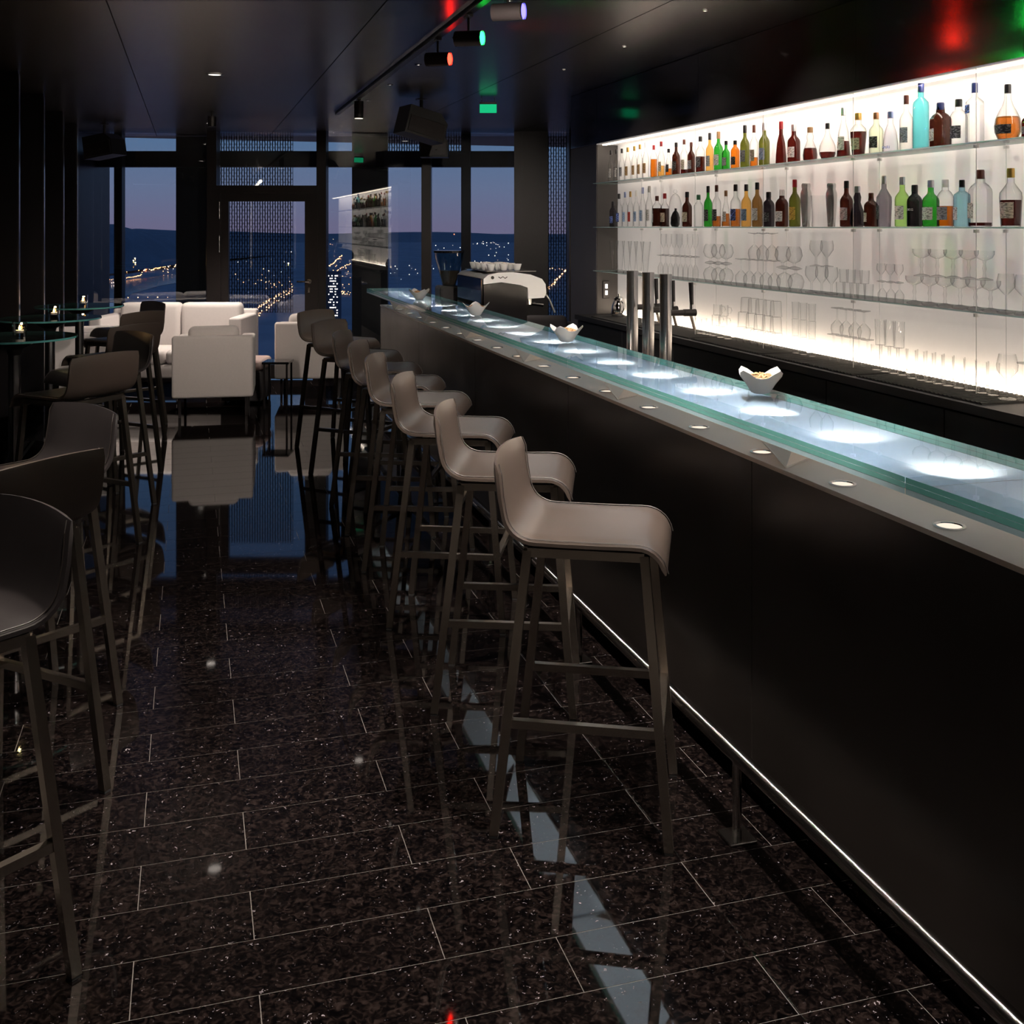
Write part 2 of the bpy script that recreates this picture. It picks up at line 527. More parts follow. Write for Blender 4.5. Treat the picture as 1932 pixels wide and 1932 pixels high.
# ceiling with single panels
ce = MB().box(LW-0.1, RW+0.1, T0-0.1, T1, CEIL+0.012, CEIL+0.1).build('ceiling', 'ceiling_gap'); tag(ce, 'dark satin metal panel ceiling', 'ceiling', kind='structure')
ls = [-1.60, -0.36, 0.84, 2.06, 3.28, 4.5, 5.2]
ysc = [12.1, 9.85, 7.35, 4.85, 2.35, -0.15, -2.65]
def pt_on(L, yc):     # world point with given L and camera-frame depth
    return (L, (yc - SP*L)/CP)
for a in range(len(ls)-1):
    for b in range(len(ysc)-1):
        g = 0.003
        q = [pt_on(ls[a]+g, ysc[b+1]+g), pt_on(ls[a+1]-g, ysc[b+1]+g), pt_on(ls[a+1]-g, ysc[b]-g), pt_on(ls[a]+g, ysc[b]-g)]
        vs = [(x, y, CEIL) for x, y in q] + [(x, y, CEIL+0.012) for x, y in q]
        MB().add(vs, [(0,3,2,1),(4,5,6,7),(0,1,5,4),(1,2,6,5),(2,3,7,6),(3,0,4,7)]).build('ceiling_panel', 'ceiling_metal', ce)

# left fins
FT = [2.50, 3.78, 5.06, 6.36, 7.67, 8.93, 10.25, 11.45]
for i, t in enumerate(FT):
    f = MB().box(-1.58, -1.07, t-0.03, t+0.03, 0.0, CEIL-0.002).build('trim_%d' % (i+1), 'black_gloss')
    tag(f, 'black vertical fin standing out from the left wall, number %s from the camera' % ORD[i], 'fin', kind='structure')
    MB().box(-1.073, -1.064, t-0.026, t+0.026, 0.02, CEIL-0.02).build('edge_strip', 'steel_brushed', f)
gr = empty('floor_grille', (-1.26, 5.0, 0)); tag(gr, 'steel floor grille running along the foot of the left wall', 'grille', kind='structure')
MB().box(-0.13, 0.13, -4.5, 6.2, -0.003, 0.002).build('grille_tray', 'black_matte', gr)
sl = MB().box(-0.006, 0.006, -4.5, 6.2, 0.002, 0.012).mesh('slat', 'steel')
for i in range(6): link('slat', sl, gr, (-0.11 + i*0.044, 0, 0))

# ------------------------------------------------------------------ window wall (camera frame)
def cbox(mb, px0, px1, py0, py1, Y0, Y1, zmin=None, zmax=None):
    z0 = bz(py1, Y0) if zmin is None else zmin
    z1 = bz(py0, Y0) if zmax is None else zmax
    return mb.box(bx(px0, Y0), bx(px1, Y0), Y0, Y1, z0, z1)
wb = MB()
cbox(wb, 40, 146, 0, 0, YB-0.02, YB+0.9, 0, CEIL)          # solid corner
cbox(wb, 985, 1034, 0, 0, YB-0.02, YB+0.5, 0, CEIL)        # column on the right
cbox(wb, 1074, 1900, 0, 0, YB-0.02, YB+0.5, 0, CEIL)
wbo = camframe(wb.build('wall_back', 'black_frame')); tag(wbo, 'dark framed window wall at the far end', 'wall', kind='structure')
for a, b in ((215, 230), (390, 408), (597, 615), (795, 813), (870, 888), (970, 985)):
    d = 0.10 if a in (215, 870) else 0.16
    cbox(MB(), a, b, 0, 0, YB + (0.32 if a in (215, 870) else 0.0), YB + (0.32 if a in (215, 870) else 0.0) + d, 0, CEIL).build('mullion', 'black_frame', wbo)
for a, b in ((332, 391), (664, 731)):                            # solid panels behind the glass
    Y = YB+0.62
    MB().box(bx(a, Y), bx(b, Y), Y, Y+0.1, 0, CEIL).build('solid_panel', 'black_matte', wbo)
YH = YB+0.50
MB().box(bx(146, YH), bx(390, YH), YH, YH+0.12, bz(315, YH), bz(285, YH)).build('cross_beam', 'black_frame', wbo)
MB().box(bx(408, YH), bx(597, YH), YH, YH+0.12, bz(315, YH), bz(285, YH)).build('cross_beam', 'black_frame', wbo)
MB().box(bx(615, YH), bx(970, YH), YH, YH+0.12, bz(315, YH), bz(285, YH)).build('cross_beam', 'black_frame', wbo)
MB().box(bx(600, YH), bx(1000, YH), YH, YH+0.12, 0, 0.30).build('cross_beam', 'black_frame', wbo)
MB().box(bx(100, YH), bx(391, YH), YH, YH+0.12, 0, 0.30).build('cross_beam', 'black_frame', wbo)
# saw-tooth panes: each bay of glass is square to the bar, so its right end lies deeper
def pane(n, px0, px1, z0, z1, label, Y=YB+0.03):
    p0 = c2w(bx(px0, Y), Y); x1c = bx(px1, Y)
    r1 = (px1-966)/F; wdt = (r1*Y - bx(px0, Y)) / (CP - r1*SP)
    w = empty('window_%d' % n, (p0.x, p0.y, 0)); tag(w, label, 'window', kind='structure')
    MB().box(0, wdt, -0.004, 0.004, z0, z1).build('pane', 'window_glass', w)
    # dark blue return at the deep end
    q = c2w(x1c, Y)
    a = Vector((wdt, 0)); b = Vector((q.x-p0.x, q.y-p0.y))
    MB().add([(a.x,a.y,z0),(b.x,b.y,z0),(b.x,b.y,z1),(a.x,a.y,z1),(a.x+.03,a.y,z0),(b.x+.03,b.y,z0),(b.x+.03,b.y,z1),(a.x+.03,a.y,z1)],
             [(0,1,2,3),(7,6,5,4),(0,4,5,1),(1,5,6,2),(2,6,7,3),(3,7,4,0)]).build('reveal', 'blue_reveal', w)
    return w
win1 = pane(1, 146, 390, 0.02, CEIL-0.01, 'tall window pane at the left corner with hill and river view')
win2 = pane(2, 408, 597, bz(352, YB), CEIL-0.01, 'transom window above the glazed door')
win3 = pane(3, 615, 795, 0.02, CEIL-0.01, 'window bay right of the door mirroring the bottle shelves')
win4 = pane(4, 813, 970, 0.02, CEIL-0.01, 'window bay behind the coffee machine')
win5 = pane(5, 1034, 1074, 0.02, CEIL-0.01, 'narrow window beside the bar shelf end panel')
# perforated sun screens outside the glass: real holes
def screen(win, px0, px1, py0, py1, Y=YB+0.66):
    """dark sheet cut with rows of tall drop-shaped holes"""
    x0, x1 = bx(px0, Y), bx(px1, Y); z1 = bz(py0, Y); z0 = bz(py1, Y)
    cw, ch = 0.0285, 0.0365
    nx = max(2, round((x1-x0)/cw)); nz = max(2, round((z1-z0)/ch))
    cw = (x1-x0)/nx; ch = (z1-z0)/nz
    vs = []; fs = []
    for j in range(nz):
        for i in range(nx):
            ax = x0 + i*cw; az = z0 + j*ch
            up = (i + j) % 2
            b = len(vs)
            c = [(ax, az), (ax+cw, az), (ax+cw, az+ch), (ax, az+ch)]
            mx = ax + cw/2
            if up: h = [(mx-cw*.18, az+ch*.06), (mx+cw*.18, az+ch*.06), (mx+cw*.40, az+ch*.94), (mx-cw*.40, az+ch*.94)]
            else:  h = [(mx-cw*.40, az+ch*.06), (mx+cw*.40, az+ch*.06), (mx+cw*.18, az+ch*.94), (mx-cw*.18, az+ch*.94)]
            vs += [(p[0], Y, p[1]) for p in c+h]
            for q in range(4):
                w = (q+1) % 4
                fs.append((b+q, b+w, b+4+w, b+4+q))
    m = MB().add(vs, fs)
    o = m.build('perforated_screen', 'screen_sheet', None)
    o.parent = win
    o.matrix_parent_inverse = (Matrix.Translation(win.location) @ Matrix.Rotation(win.rotation_euler.z, 4, 'Z')).inverted()
    o.rotation_euler = (0, 0, -PHI)
    return o
screen(win1, 140, 216, 240, 285)
screen(win2, 408, 553, 240, 285); screen(win2, 408, 553, 315, 350)
screen(win3, 730, 796, 240, 285); screen(win4, 812, 871, 240, 285)
screen(win5, 1030, 1078, 240, 640)
# door
dr = camframe(empty('door_1')); tag(dr, 'dark framed glazed door with lever handle in the window wall', 'door', kind='structure')
D0, D1 = YB-0.01, YB+0.08
m = MB(); cbox(m, 408, 600, 350, 364, D0, D1); cbox(m, 408, 416, 364, 720, D0, D1, zmin=0); cbox(m, 590, 600, 364, 720, D0, D1, zmin=0)
m.build('door_frame', 'black_frame', dr)
m = MB(); cbox(m, 416, 590, 364, 380, D0+.02, D1-.01); cbox(m, 416, 431, 380, 720, D0+.02, D1-.01, zmin=0.01); cbox(m, 575, 590, 380, 720, D0+.02, D1-.01, zmin=0.01)
m.box(bx(431, D0), bx(575, D0), D0+.02, D1-.01, 0.01, 0.16)
leaf = m.build('door_leaf', 'black_frame', dr)
MB().box(bx(431, YB), bx(575, YB), YB+0.03, YB+0.036, 0.16, bz(380, YB)).build('pane', 'window_glass', leaf)
hx, hz = bx(583, YB), bz(531, YB)
MB().lathe([(0.026, 0), (0.026, 0.008)], 16).build('handle_rose', 'steel', leaf).matrix_local = Matrix.Translation((hx, D0+.02, hz)) @ Matrix.Rotation(PI/2, 4, 'X')
MB().tube([(hx, D0+.015, hz), (hx, D0-.03, hz), (hx-.03, D0-.04, hz), (hx-.12, D0-.04, hz)], 0.010, 8).build('lever_handle', 'steel', leaf)
MB().rbox(hx-.014, hx+.014, D0+.008, D0+.02, hz-.12, hz-.06, .006, 2).build('lock_plate', 'steel', leaf)
for py in (397, 460):
    MB().tube([(bx(414.5, YB), D0-.006, bz(py+16, YB)), (bx(414.5, YB), D0-.006, bz(py-16, YB))], 0.007, 8).build('hinge', 'steel', dr)
sco = screen(dr, 428, 553, 378, 590)
sco.matrix_parent_inverse = Matrix.Identity(4); sco.rotation_euler = (0, 0, 0)

# ================================================================== OUTSIDE
GZ = -90.0
def gp(px, py, z=GZ):
    return px_on_z(px, py, z)
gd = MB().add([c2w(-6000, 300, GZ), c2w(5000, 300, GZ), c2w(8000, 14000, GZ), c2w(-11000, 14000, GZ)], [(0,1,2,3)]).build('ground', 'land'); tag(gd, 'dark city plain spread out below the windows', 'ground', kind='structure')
pts = [(40, 541), (150, 538), (230, 531), (300, 521), (345, 517), (345, 532), (300, 540), (255, 553), (200, 572), (60, 576)]
rv = MB().add([gp(x, y) + Vector((0,0,0.5)) for x, y in pts], [tuple(range(len(pts)))]).build('river', 'river'); tag(rv, 'river reflecting the amber lights beyond the left window', 'river', kind='structure')
def hill(name, label, prof, dist, back, cat='hill'):
    """ridge whose skyline follows (px, py) as seen from the bar, with a front and a back slope"""
    vs = []; fs = []
    n = len(prof)
    for (px, py) in prof:
        zt = EYE - (py-428)*dist/F
        for (dd, k) in ((-back, 0.0), (-back*.55, .42), (-back*.2, .86), (0, 1.0), (back*.6, .6), (back*1.5, 0.0)):
            d = dist+dd
            vs.append(c2w((px-966)/F*dist, d, GZ + (zt-GZ)*k + (R.uniform(-3, 3) if 0 < k < 1 else 0)))
    for i in range(n-1):
        for q in range(5):
            fs.append((i*6+q, (i+1)*6+q, (i+1)*6+q+1, i*6+q+1))
    o = MB().add(vs, fs).build(name, 'hill', smooth=80); tag(o, label, cat, kind='structure')
    return o
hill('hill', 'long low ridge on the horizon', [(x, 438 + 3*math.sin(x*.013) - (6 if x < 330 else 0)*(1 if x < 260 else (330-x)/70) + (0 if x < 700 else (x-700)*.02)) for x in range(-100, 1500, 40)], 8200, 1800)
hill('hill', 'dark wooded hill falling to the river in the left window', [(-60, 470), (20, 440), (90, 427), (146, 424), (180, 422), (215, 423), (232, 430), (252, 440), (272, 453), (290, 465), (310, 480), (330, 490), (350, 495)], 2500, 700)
def lights(name, label, items, matn, base=0.75):
    mb = MB()
    for (px, py, s) in items:
        py = max(py, 442)
        p = gp(px, py, GZ+3) if py > 452 else c2w((px-966)/F*3500, 3500, EYE-(py-428)*3500/F)
        d = max(50, CP*p.y + SP*p.x)
        r = base*s*d/F
        vs = [p+Vector((r,0,0)), p+Vector((-r,0,0)), p+Vector((0,r,0)), p+Vector((0,-r,0)), p+Vector((0,0,r)), p+Vector((0,0,-r))]
        mb.add(vs, [(0,2,4),(2,1,4),(1,3,4),(3,0,4),(2,0,5),(1,2,5),(3,1,5),(0,3,5)])
    o = mb.build(name, matn); tag(o, label, 'lights', kind='stuff')
def line(pts, n, jit=0.8, s=1.0):
    out = []
    for i in range(n):
        u = i/(n-1)*(len(pts)-1); k = min(int(u), len(pts)-2); f = u-k
        out.append((pts[k][0]+(pts[k+1][0]-pts[k][0])*f+R.uniform(-jit, jit), pts[k][1]+(pts[k+1][1]-pts[k][1])*f+R.uniform(-jit, jit), s*R.uniform(.6, 1.3)))
    return out
def scatter(x0, x1, y0, y1, n, s=0.8):
    return [(R.uniform(x0, x1), R.uniform(y0, y1), s*R.uniform(.5, 1.3)) for _ in range(n)]
am = line([(147,533),(175,532),(215,527),(250,523),(268,518)], 46, .7, .9) + line([(285,509),(300,505),(335,498)], 26, 1.2, 1.0)
am += line([(148,561),(335,561)], 11, .3, 1.2) + line([(468,592),(500,572),(520,560),(552,540)], 60, 2.2, 1.2) + line([(480,600),(510,576),(552,548)], 46, 2.0, 1.1)
am += scatter(500, 552, 530, 560, 18) + line([(616,505),(632,494),(645,482)], 16, .9, 1.2) + line([(636,510),(664,495)], 10, 1.0, 1.1) + scatter(642, 664, 549, 556, 16, .9)
am += line([(1034,545),(1050,528),(1074,505)], 34, 2.0, 1.6) + line([(1034,505),(1074,512)], 9, 2, .8) + scatter(262, 335, 478, 500, 16, .7) + scatter(616, 664, 450, 560, 20, .6)
am += scatter(147, 214, 500, 531, 16, .7) + scatter(231, 333, 486, 520, 40, .8) + scatter(432, 552, 500, 545, 26, .8) + scatter(616, 664, 500, 545, 16, .8) + scatter(889, 968, 490, 525, 18, .7)
lights('city_lights', 'amber street and road lights of the city at dusk', am, 'city_amber')
wh = scatter(148, 178, 494, 510, 9, .7) + line([(180,538),(215,533)], 9, .4, .8) + scatter(290, 335, 476, 516, 16, .7) + [(172,426.5,.7),(193,491,1.0),(197,490.5,1.0)] + scatter(815, 870, 462, 520, 12, .75) + scatter(889, 968, 456, 522, 34, .75) + line([(893,460),(930,457),(940,462)], 10, 1, .6)
wh += scatter(735, 790, 500, 560, 18, .7) + scatter(430, 552, 470, 560, 20, .6) + scatter(270, 285, 500, 514, 5, 1.0)
lights('house_lights', 'scattered pale window lights of the far city', wh, 'city_white')
lights('signal_lights', 'red and orange signal lights of the far city', [(275,508,3.0),(273,510,2.2),(287,502,1.6),(307,497,2.4),(304,494,1.2),(857,442,1.4),(312,486,1.2)], 'city_red')
tb = empty('tower_block', tuple(gp(627, 640)), -PHI); tag(tb, 'tower block with rows of lit windows seen right of the door', 'building')
dist = CP*tb.location.y + SP*tb.location.x
wpx = dist/F
MB().box(-13*wpx, 13*wpx, 0, 26*wpx, 0, 128*wpx).build('wall', 'tower', tb)
w = MB()
for j in range(24):
    for i in range(7):
        if R.random() < .5: w.box((-11+i*3.2)*wpx, (-11+i*3.2+1.7)*wpx, -.15, .05, (4+j*5)*wpx, (4+j*5+1.6)*wpx)
wo_ = w.build('lit_windows', 'city_white', tb); wo_['kind'] = 'stuff'
# ================================================================== BAR
BL = 1.514           # customer face of the bar
BE0, BE1 = 0.25, 8.94
ZL = 0.974
bar = empty('bar_counter', (BL, BE0, 0)); tag(bar, 'long dark bronze bar counter with a lit steel ledge', 'bar counter')
MB().box(0.09, 0.60, 0.0, BE1-BE0-0.05, 0.0, 0.10).build('plinth', 'black_matte', bar)
js = [BE0, 1.19, 2.74, 4.29, 5.84, 7.39, BE1]
for a, b in zip(js[:-1], js[1:]):
    MB().rbox(0.0, 0.03, a-BE0+0.001, b-BE0-0.001, 0.085, ZL-0.012, 0.0015, 1).build('front_panel', 'bar_bronze', bar)
MB().rbox(0.0, 0.64, BE1-BE0-0.0, BE1-BE0+0.03, 0.085, ZL-0.012, 0.0015, 1).build('end_panel', 'bar_bronze', bar)
MB().box(0.03, 0.62, 0.02, BE1-BE0-0.001, 0.10, 0.86).build('carcass', 'black_matte', bar)
led = MB().box(-0.004, 0.24, 0, BE1-BE0+0.03, ZL-0.012, ZL).build('steel_ledge', 'ledge_steel', bar)
MB().box(0.22, 0.236, 0, BE1-BE0+0.02, 0.86, ZL-0.012).build('ledge_back', 'ledge_steel', bar)
MB().box(0.236, 0.72, 0, BE1-BE0, 0.86, 0.88).build('worktop', 'steel_brushed', bar)
# folded sheet brackets that carry the glass
brk = MB()
zt = 1.0685
# near fin running from the front of the ledge back up to the glass, then a plate standing along the ledge
def plate(mb, p, th=0.003):
    a, b, c = Vector(p[0]), Vector(p[1]), Vector(p[2])
    nrm = (b-a).cross(c-a).normalized()*th
    n = len(p)
    vs = [Vector(q) for q in p] + [Vector(q)+nrm for q in p]
    mb.add(vs, [tuple(range(n)), tuple(n+i for i in reversed(range(n)))] + [(i, n+i, n+(i+1) % n, (i+1) % n) for i in range(n)])
plate(brk, [(0.012, 0.0, ZL), (0.16, 0.10, ZL), (0.16, 0.16, zt), (0.012-.02, 0.20, zt)])
plate(brk, [(0.16, 0.10, ZL), (0.16, 0.42, ZL), (0.16, 0.38, zt), (0.16, 0.16, zt)])
brk_me = brk.mesh('bracket', 'ledge_steel')
for t in (1.385, 2.578, 3.775, 4.96, 6.12, 7.29, 8.42):
    link('bracket', brk_me, bar, (0, t-BE0, 0))
# ledge lights shining up into the glass
lm = MB().lathe([(0.034, 0), (0.034, 0.004), (0.027, 0.004), (0.026, 0.0015)], 20, closed_top=False).mesh('light_ring', 'chrome', 40)
ld = MB().lathe([(0.026, 0.0), (0.026, 0.0015)], 16).mesh('light_lens', 'lens_ledge')
for i in range(19):
    t = 1.575 + 0.4*i
    if t > 8.85: break
    rg = link('ledge_light', lm, bar, (0.052, t-BE0, ZL))
    link('light_lens', ld, rg)
    lamp('ledge_spot', 'SPOT', 3.4, (1.0, 0.86, 0.70), rg, (0.01, 0.0, 0.012), 0.012, aim=(0.055, 0.05, 0.10), angle=100, blend=0.9)
# glass counter: panels of three laminated sheets
gc = empty('glass_bar_top', (1.41, 0, 1.07)); tag(gc, 'thick laminated frosted glass bar top with teal edges', 'bar top')
GWD = 0.354
gj = [0.20, 1.914, 4.00, 6.47, 9.04]
for a, b in zip(gj[:-1], gj[1:]):
    pn = None
    for k, (z0, z1) in enumerate(((0.0, 0.0112), (0.0120, 0.0232), (0.0240, 0.0352))):
        mb = MB()
        x0, x1, y0, y1 = 0, GWD, a+0.001, b-0.001
        vs = [(x0,y0,z0),(x1,y0,z0),(x1,y1,z0),(x0,y1,z0),(x0,y0,z1),(x1,y0,z1),(x1,y1,z1),(x0,y1,z1)]
        mb.mat(2).add(vs, [(0,3,2,1)])
        mb.mat(0).add(vs, [(4,5,6,7)])
        mb.mat(1).add(vs, [(1,2,6,5),(3,0,4,7)])
        mb.mat(1 if a == gj[0] else 2).add(vs, [(0,1,5,4)])
        mb.mat(1 if b == gj[-1] else 2).add(vs, [(2,3,7,6)])
        if pn is None:
            pn = mb.build('glass_panel', ['counter_glass', 'glass_edge_pale', 'clear_sheet'], gc)
            continue
        mb.build('glass_sheet', ['clear_sheet' if k == 1 else 'top_sheet', 'glass_edge', 'clear_sheet'], pn)
    for z in (0.0112, 0.0232):
        MB().box(0.0006, 0.004, a+0.001, b-0.001, z+.0001, z+0.0007).build('interlayer', 'white_plastic', pn)
# foot rail
fr = empty('foot_rail', (1.39, 0, 0)); tag(fr, 'polished steel foot rail running along the bar', 'foot rail')
MB().tube([(0, 0.2, 0.218), (0, 8.95, 0.218)], 0.0205, 20).build('rail', 'steel', fr, 60)
pm = MB().tube([(0,0,0.006), (0,0,0.205)], 0.0125, 14).mesh('post', 'steel', 50)
bm_ = MB().rbox(-0.04, 0.04, -0.04, 0.04, 0.0, 0.007, 0.002, 1).mesh('base_plate', 'steel')
for t in (1.37, 2.595, 3.82, 5.045, 6.27, 7.495, 8.72):
    p = link('post', pm, fr, (0, t, 0)); link('base_plate', bm_, p)

# ================================================================== SHELF WALL
SF0, SF1 = 0.2, 7.40
FL_ = 2.83
fas = empty('wall_fascia', (FL_, 0, 0)); tag(fas, 'black gloss fascia panels above the lit bottle shelves', 'wall', kind='structure')
for a, b in ((0.2, 1.90), (1.90, 4.19), (4.19, 5.75), (5.75, 7.40), (7.40, 7.96)):
    MB().rbox(0, 0.02, a+.002, b-.002, 2.225, CEIL-0.002, .001, 1).build('fascia_panel', 'black_gloss', fas)
MB().box(0.02, 0.20, 0.2, 7.96, 2.25, CEIL-0.004).build('fascia_core', 'black_matte', fas)
MB().box(-0.012, 0.0, 0.2, 7.40, 2.222, 2.262).build('fascia_rail', 'black_gloss', fas)
MB().box(0.0, 0.185, 0.2, 7.40, 2.216, 2.224).build('soffit', 'shelf_panel', fas)
ep = MB().rbox(2.83, 3.02, 7.405, 7.96, 0.0, 2.222, .002, 1).build('trim_20', 'grey_panel'); tag(ep, 'plain grey end panel closing the bottle shelf wall', 'panel', kind='structure')
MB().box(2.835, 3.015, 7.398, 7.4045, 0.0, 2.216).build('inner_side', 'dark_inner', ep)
sw = MB().rbox(2.875, 2.925, 7.386, 7.398, 1.10, 1.225, .003, 1).build('light_switch', 'dark_inner'); tag(sw, 'double light switch plate at the end of the bottle shelves', 'switch')
for z in (1.125, 1.172):
    MB().box(2.892, 2.910, 7.383, 7.387, z, z+0.032).build('rocker', 'switch_lit', sw)
wp = MB().box(2.995, 3.018, SF0, 7.40, 0.99, 2.216).build('trim_21', 'shelf_panel'); tag(wp, 'white panel with a faint added glow behind the bottle shelves', 'panel', kind='structure')
cl = empty('back_counter', (2.66, 0, 0)); tag(cl, 'black back counter below the bottle shelves', 'counter')
MB().box(0.0, 0.335, SF0, 7.396, 0.955, 0.988).build('counter_top', 'black_matte', cl)
ccs = [SF0, 1.1, 1.9, 2.68, 3.41, 4.19, 4.98, 5.77, 6.55, 7.39]
for a, b in zip(ccs[:-1], ccs[1:]):
    MB().rbox(0.02, 0.04, a+.003, b-.003, 0.09, 0.945, .002, 1).build('cupboard_door', 'black_matte', cl)
MB().box(0.04, 0.33, SF0+.01, 7.39, 0.0, 0.955).build('carcass', 'black_matte', cl)
mat_me = MB().box(0.03, 0.30, -0.38, 0.38, 0.988, 0.993)
for i in range(30):
    mat_me.box(0.03, 0.30, -0.375+i*0.025, -0.365+i*0.025, 0.993, 0.996)
bmt = mat_me.mesh('bar_mat', 'rubber')
for i in range(5):
    o = link('bar_mat', bmt, None, (2.66, 3.6+0.79*i, 0)); tag(o, 'black ribbed rubber bar mat under the glasses, %s from the camera' % ORD[i], 'mat', 'bar mats on the back counter')
# LED strips hidden top and bottom
lt = MB().box(2.86, 2.89, SF0+.05, 7.36, 2.210, 2.216).build('light_strip', 'led_warm'); tag(lt, 'warm light strip above the top bottle shelf', 'light strip')
lb = MB().box(2.972, 2.990, SF0+.05, 7.36, 0.9885, 0.994).build('light_strip', 'led_warm'); tag(lb, 'warm light strip along the foot of the white panel', 'light strip')
lamp('strip_light', 'AREA', 5.5, (1.0, 0.88, 0.76), lt, (2.875, 3.8, 2.205), 7.0, aim=(2.99, 3.8, 1.9), sy=0.03)
lamp('strip_light', 'AREA', 6.0, (1.0, 0.80, 0.60), lb, (2.972, 3.8, 1.0), 7.0, aim=(2.99, 3.8, 1.2), sy=0.02)
SHZ = [1.937, 1.620, 1.305]
SH = []
for z, nm in zip(SHZ, ('top', 'middle', 'lowest')):
    mb = MB()
    x0, x1, y0, y1, z0, z1 = 2.80, 2.975, SF0, 7.394, z-0.006, z
    vs = [(x0,y0,z0),(x1,y0,z0),(x1,y1,z0),(x0,y1,z0),(x0,y0,z1),(x1,y0,z1),(x1,y1,z1),(x0,y1,z1)]
    mb.mat(0).add(vs, [(0,3,2,1),(4,5,6,7)]); mb.mat(1).add(vs, [(0,1,5,4),(1,2,6,5),(2,3,7,6),(3,0,4,7)])
    o = mb.build('glass_shelf', ['clear_glass', 'shelf_edge']); tag(o, '%s long glass shelf behind the bar' % nm, 'shelf')
    SH.append(o)
WT = [1.05, 1.83, 2.62, 3.407, 4.194, 4.984, 5.77, 6.55]
wire = MB().tube([(0,0,0.989), (0,0,2.216)], 0.0015, 6).mesh('wire', 'pale_steel')
clip = MB().lathe([(0.006,-0.022), (0.011,-0.022), (0.011,-0.010), (0.006,-0.009)], 10).mesh('clip', 'pale_steel')
foot = MB().rbox(-.02,.02,-.015,.015,0.9886,0.992,.001,1).mesh('wire_foot', 'steel')
k = 0
for i, t in enumerate(WT[2:]):
    for L, nm in ((2.82, 'front'), (2.955, 'rear')):
        w_ = empty('shelf_wire', (L, t, 0)); tag(w_, '%s steel shelf wire, %s pair from the near end' % (nm, ORD[i]), 'wire', 'steel wires carrying the glass shelves')
        link('wire', wire, w_)
        link('wire_foot', foot, w_)
        for z in SHZ:
            link('clip', clip, w_, (0, 0, z))

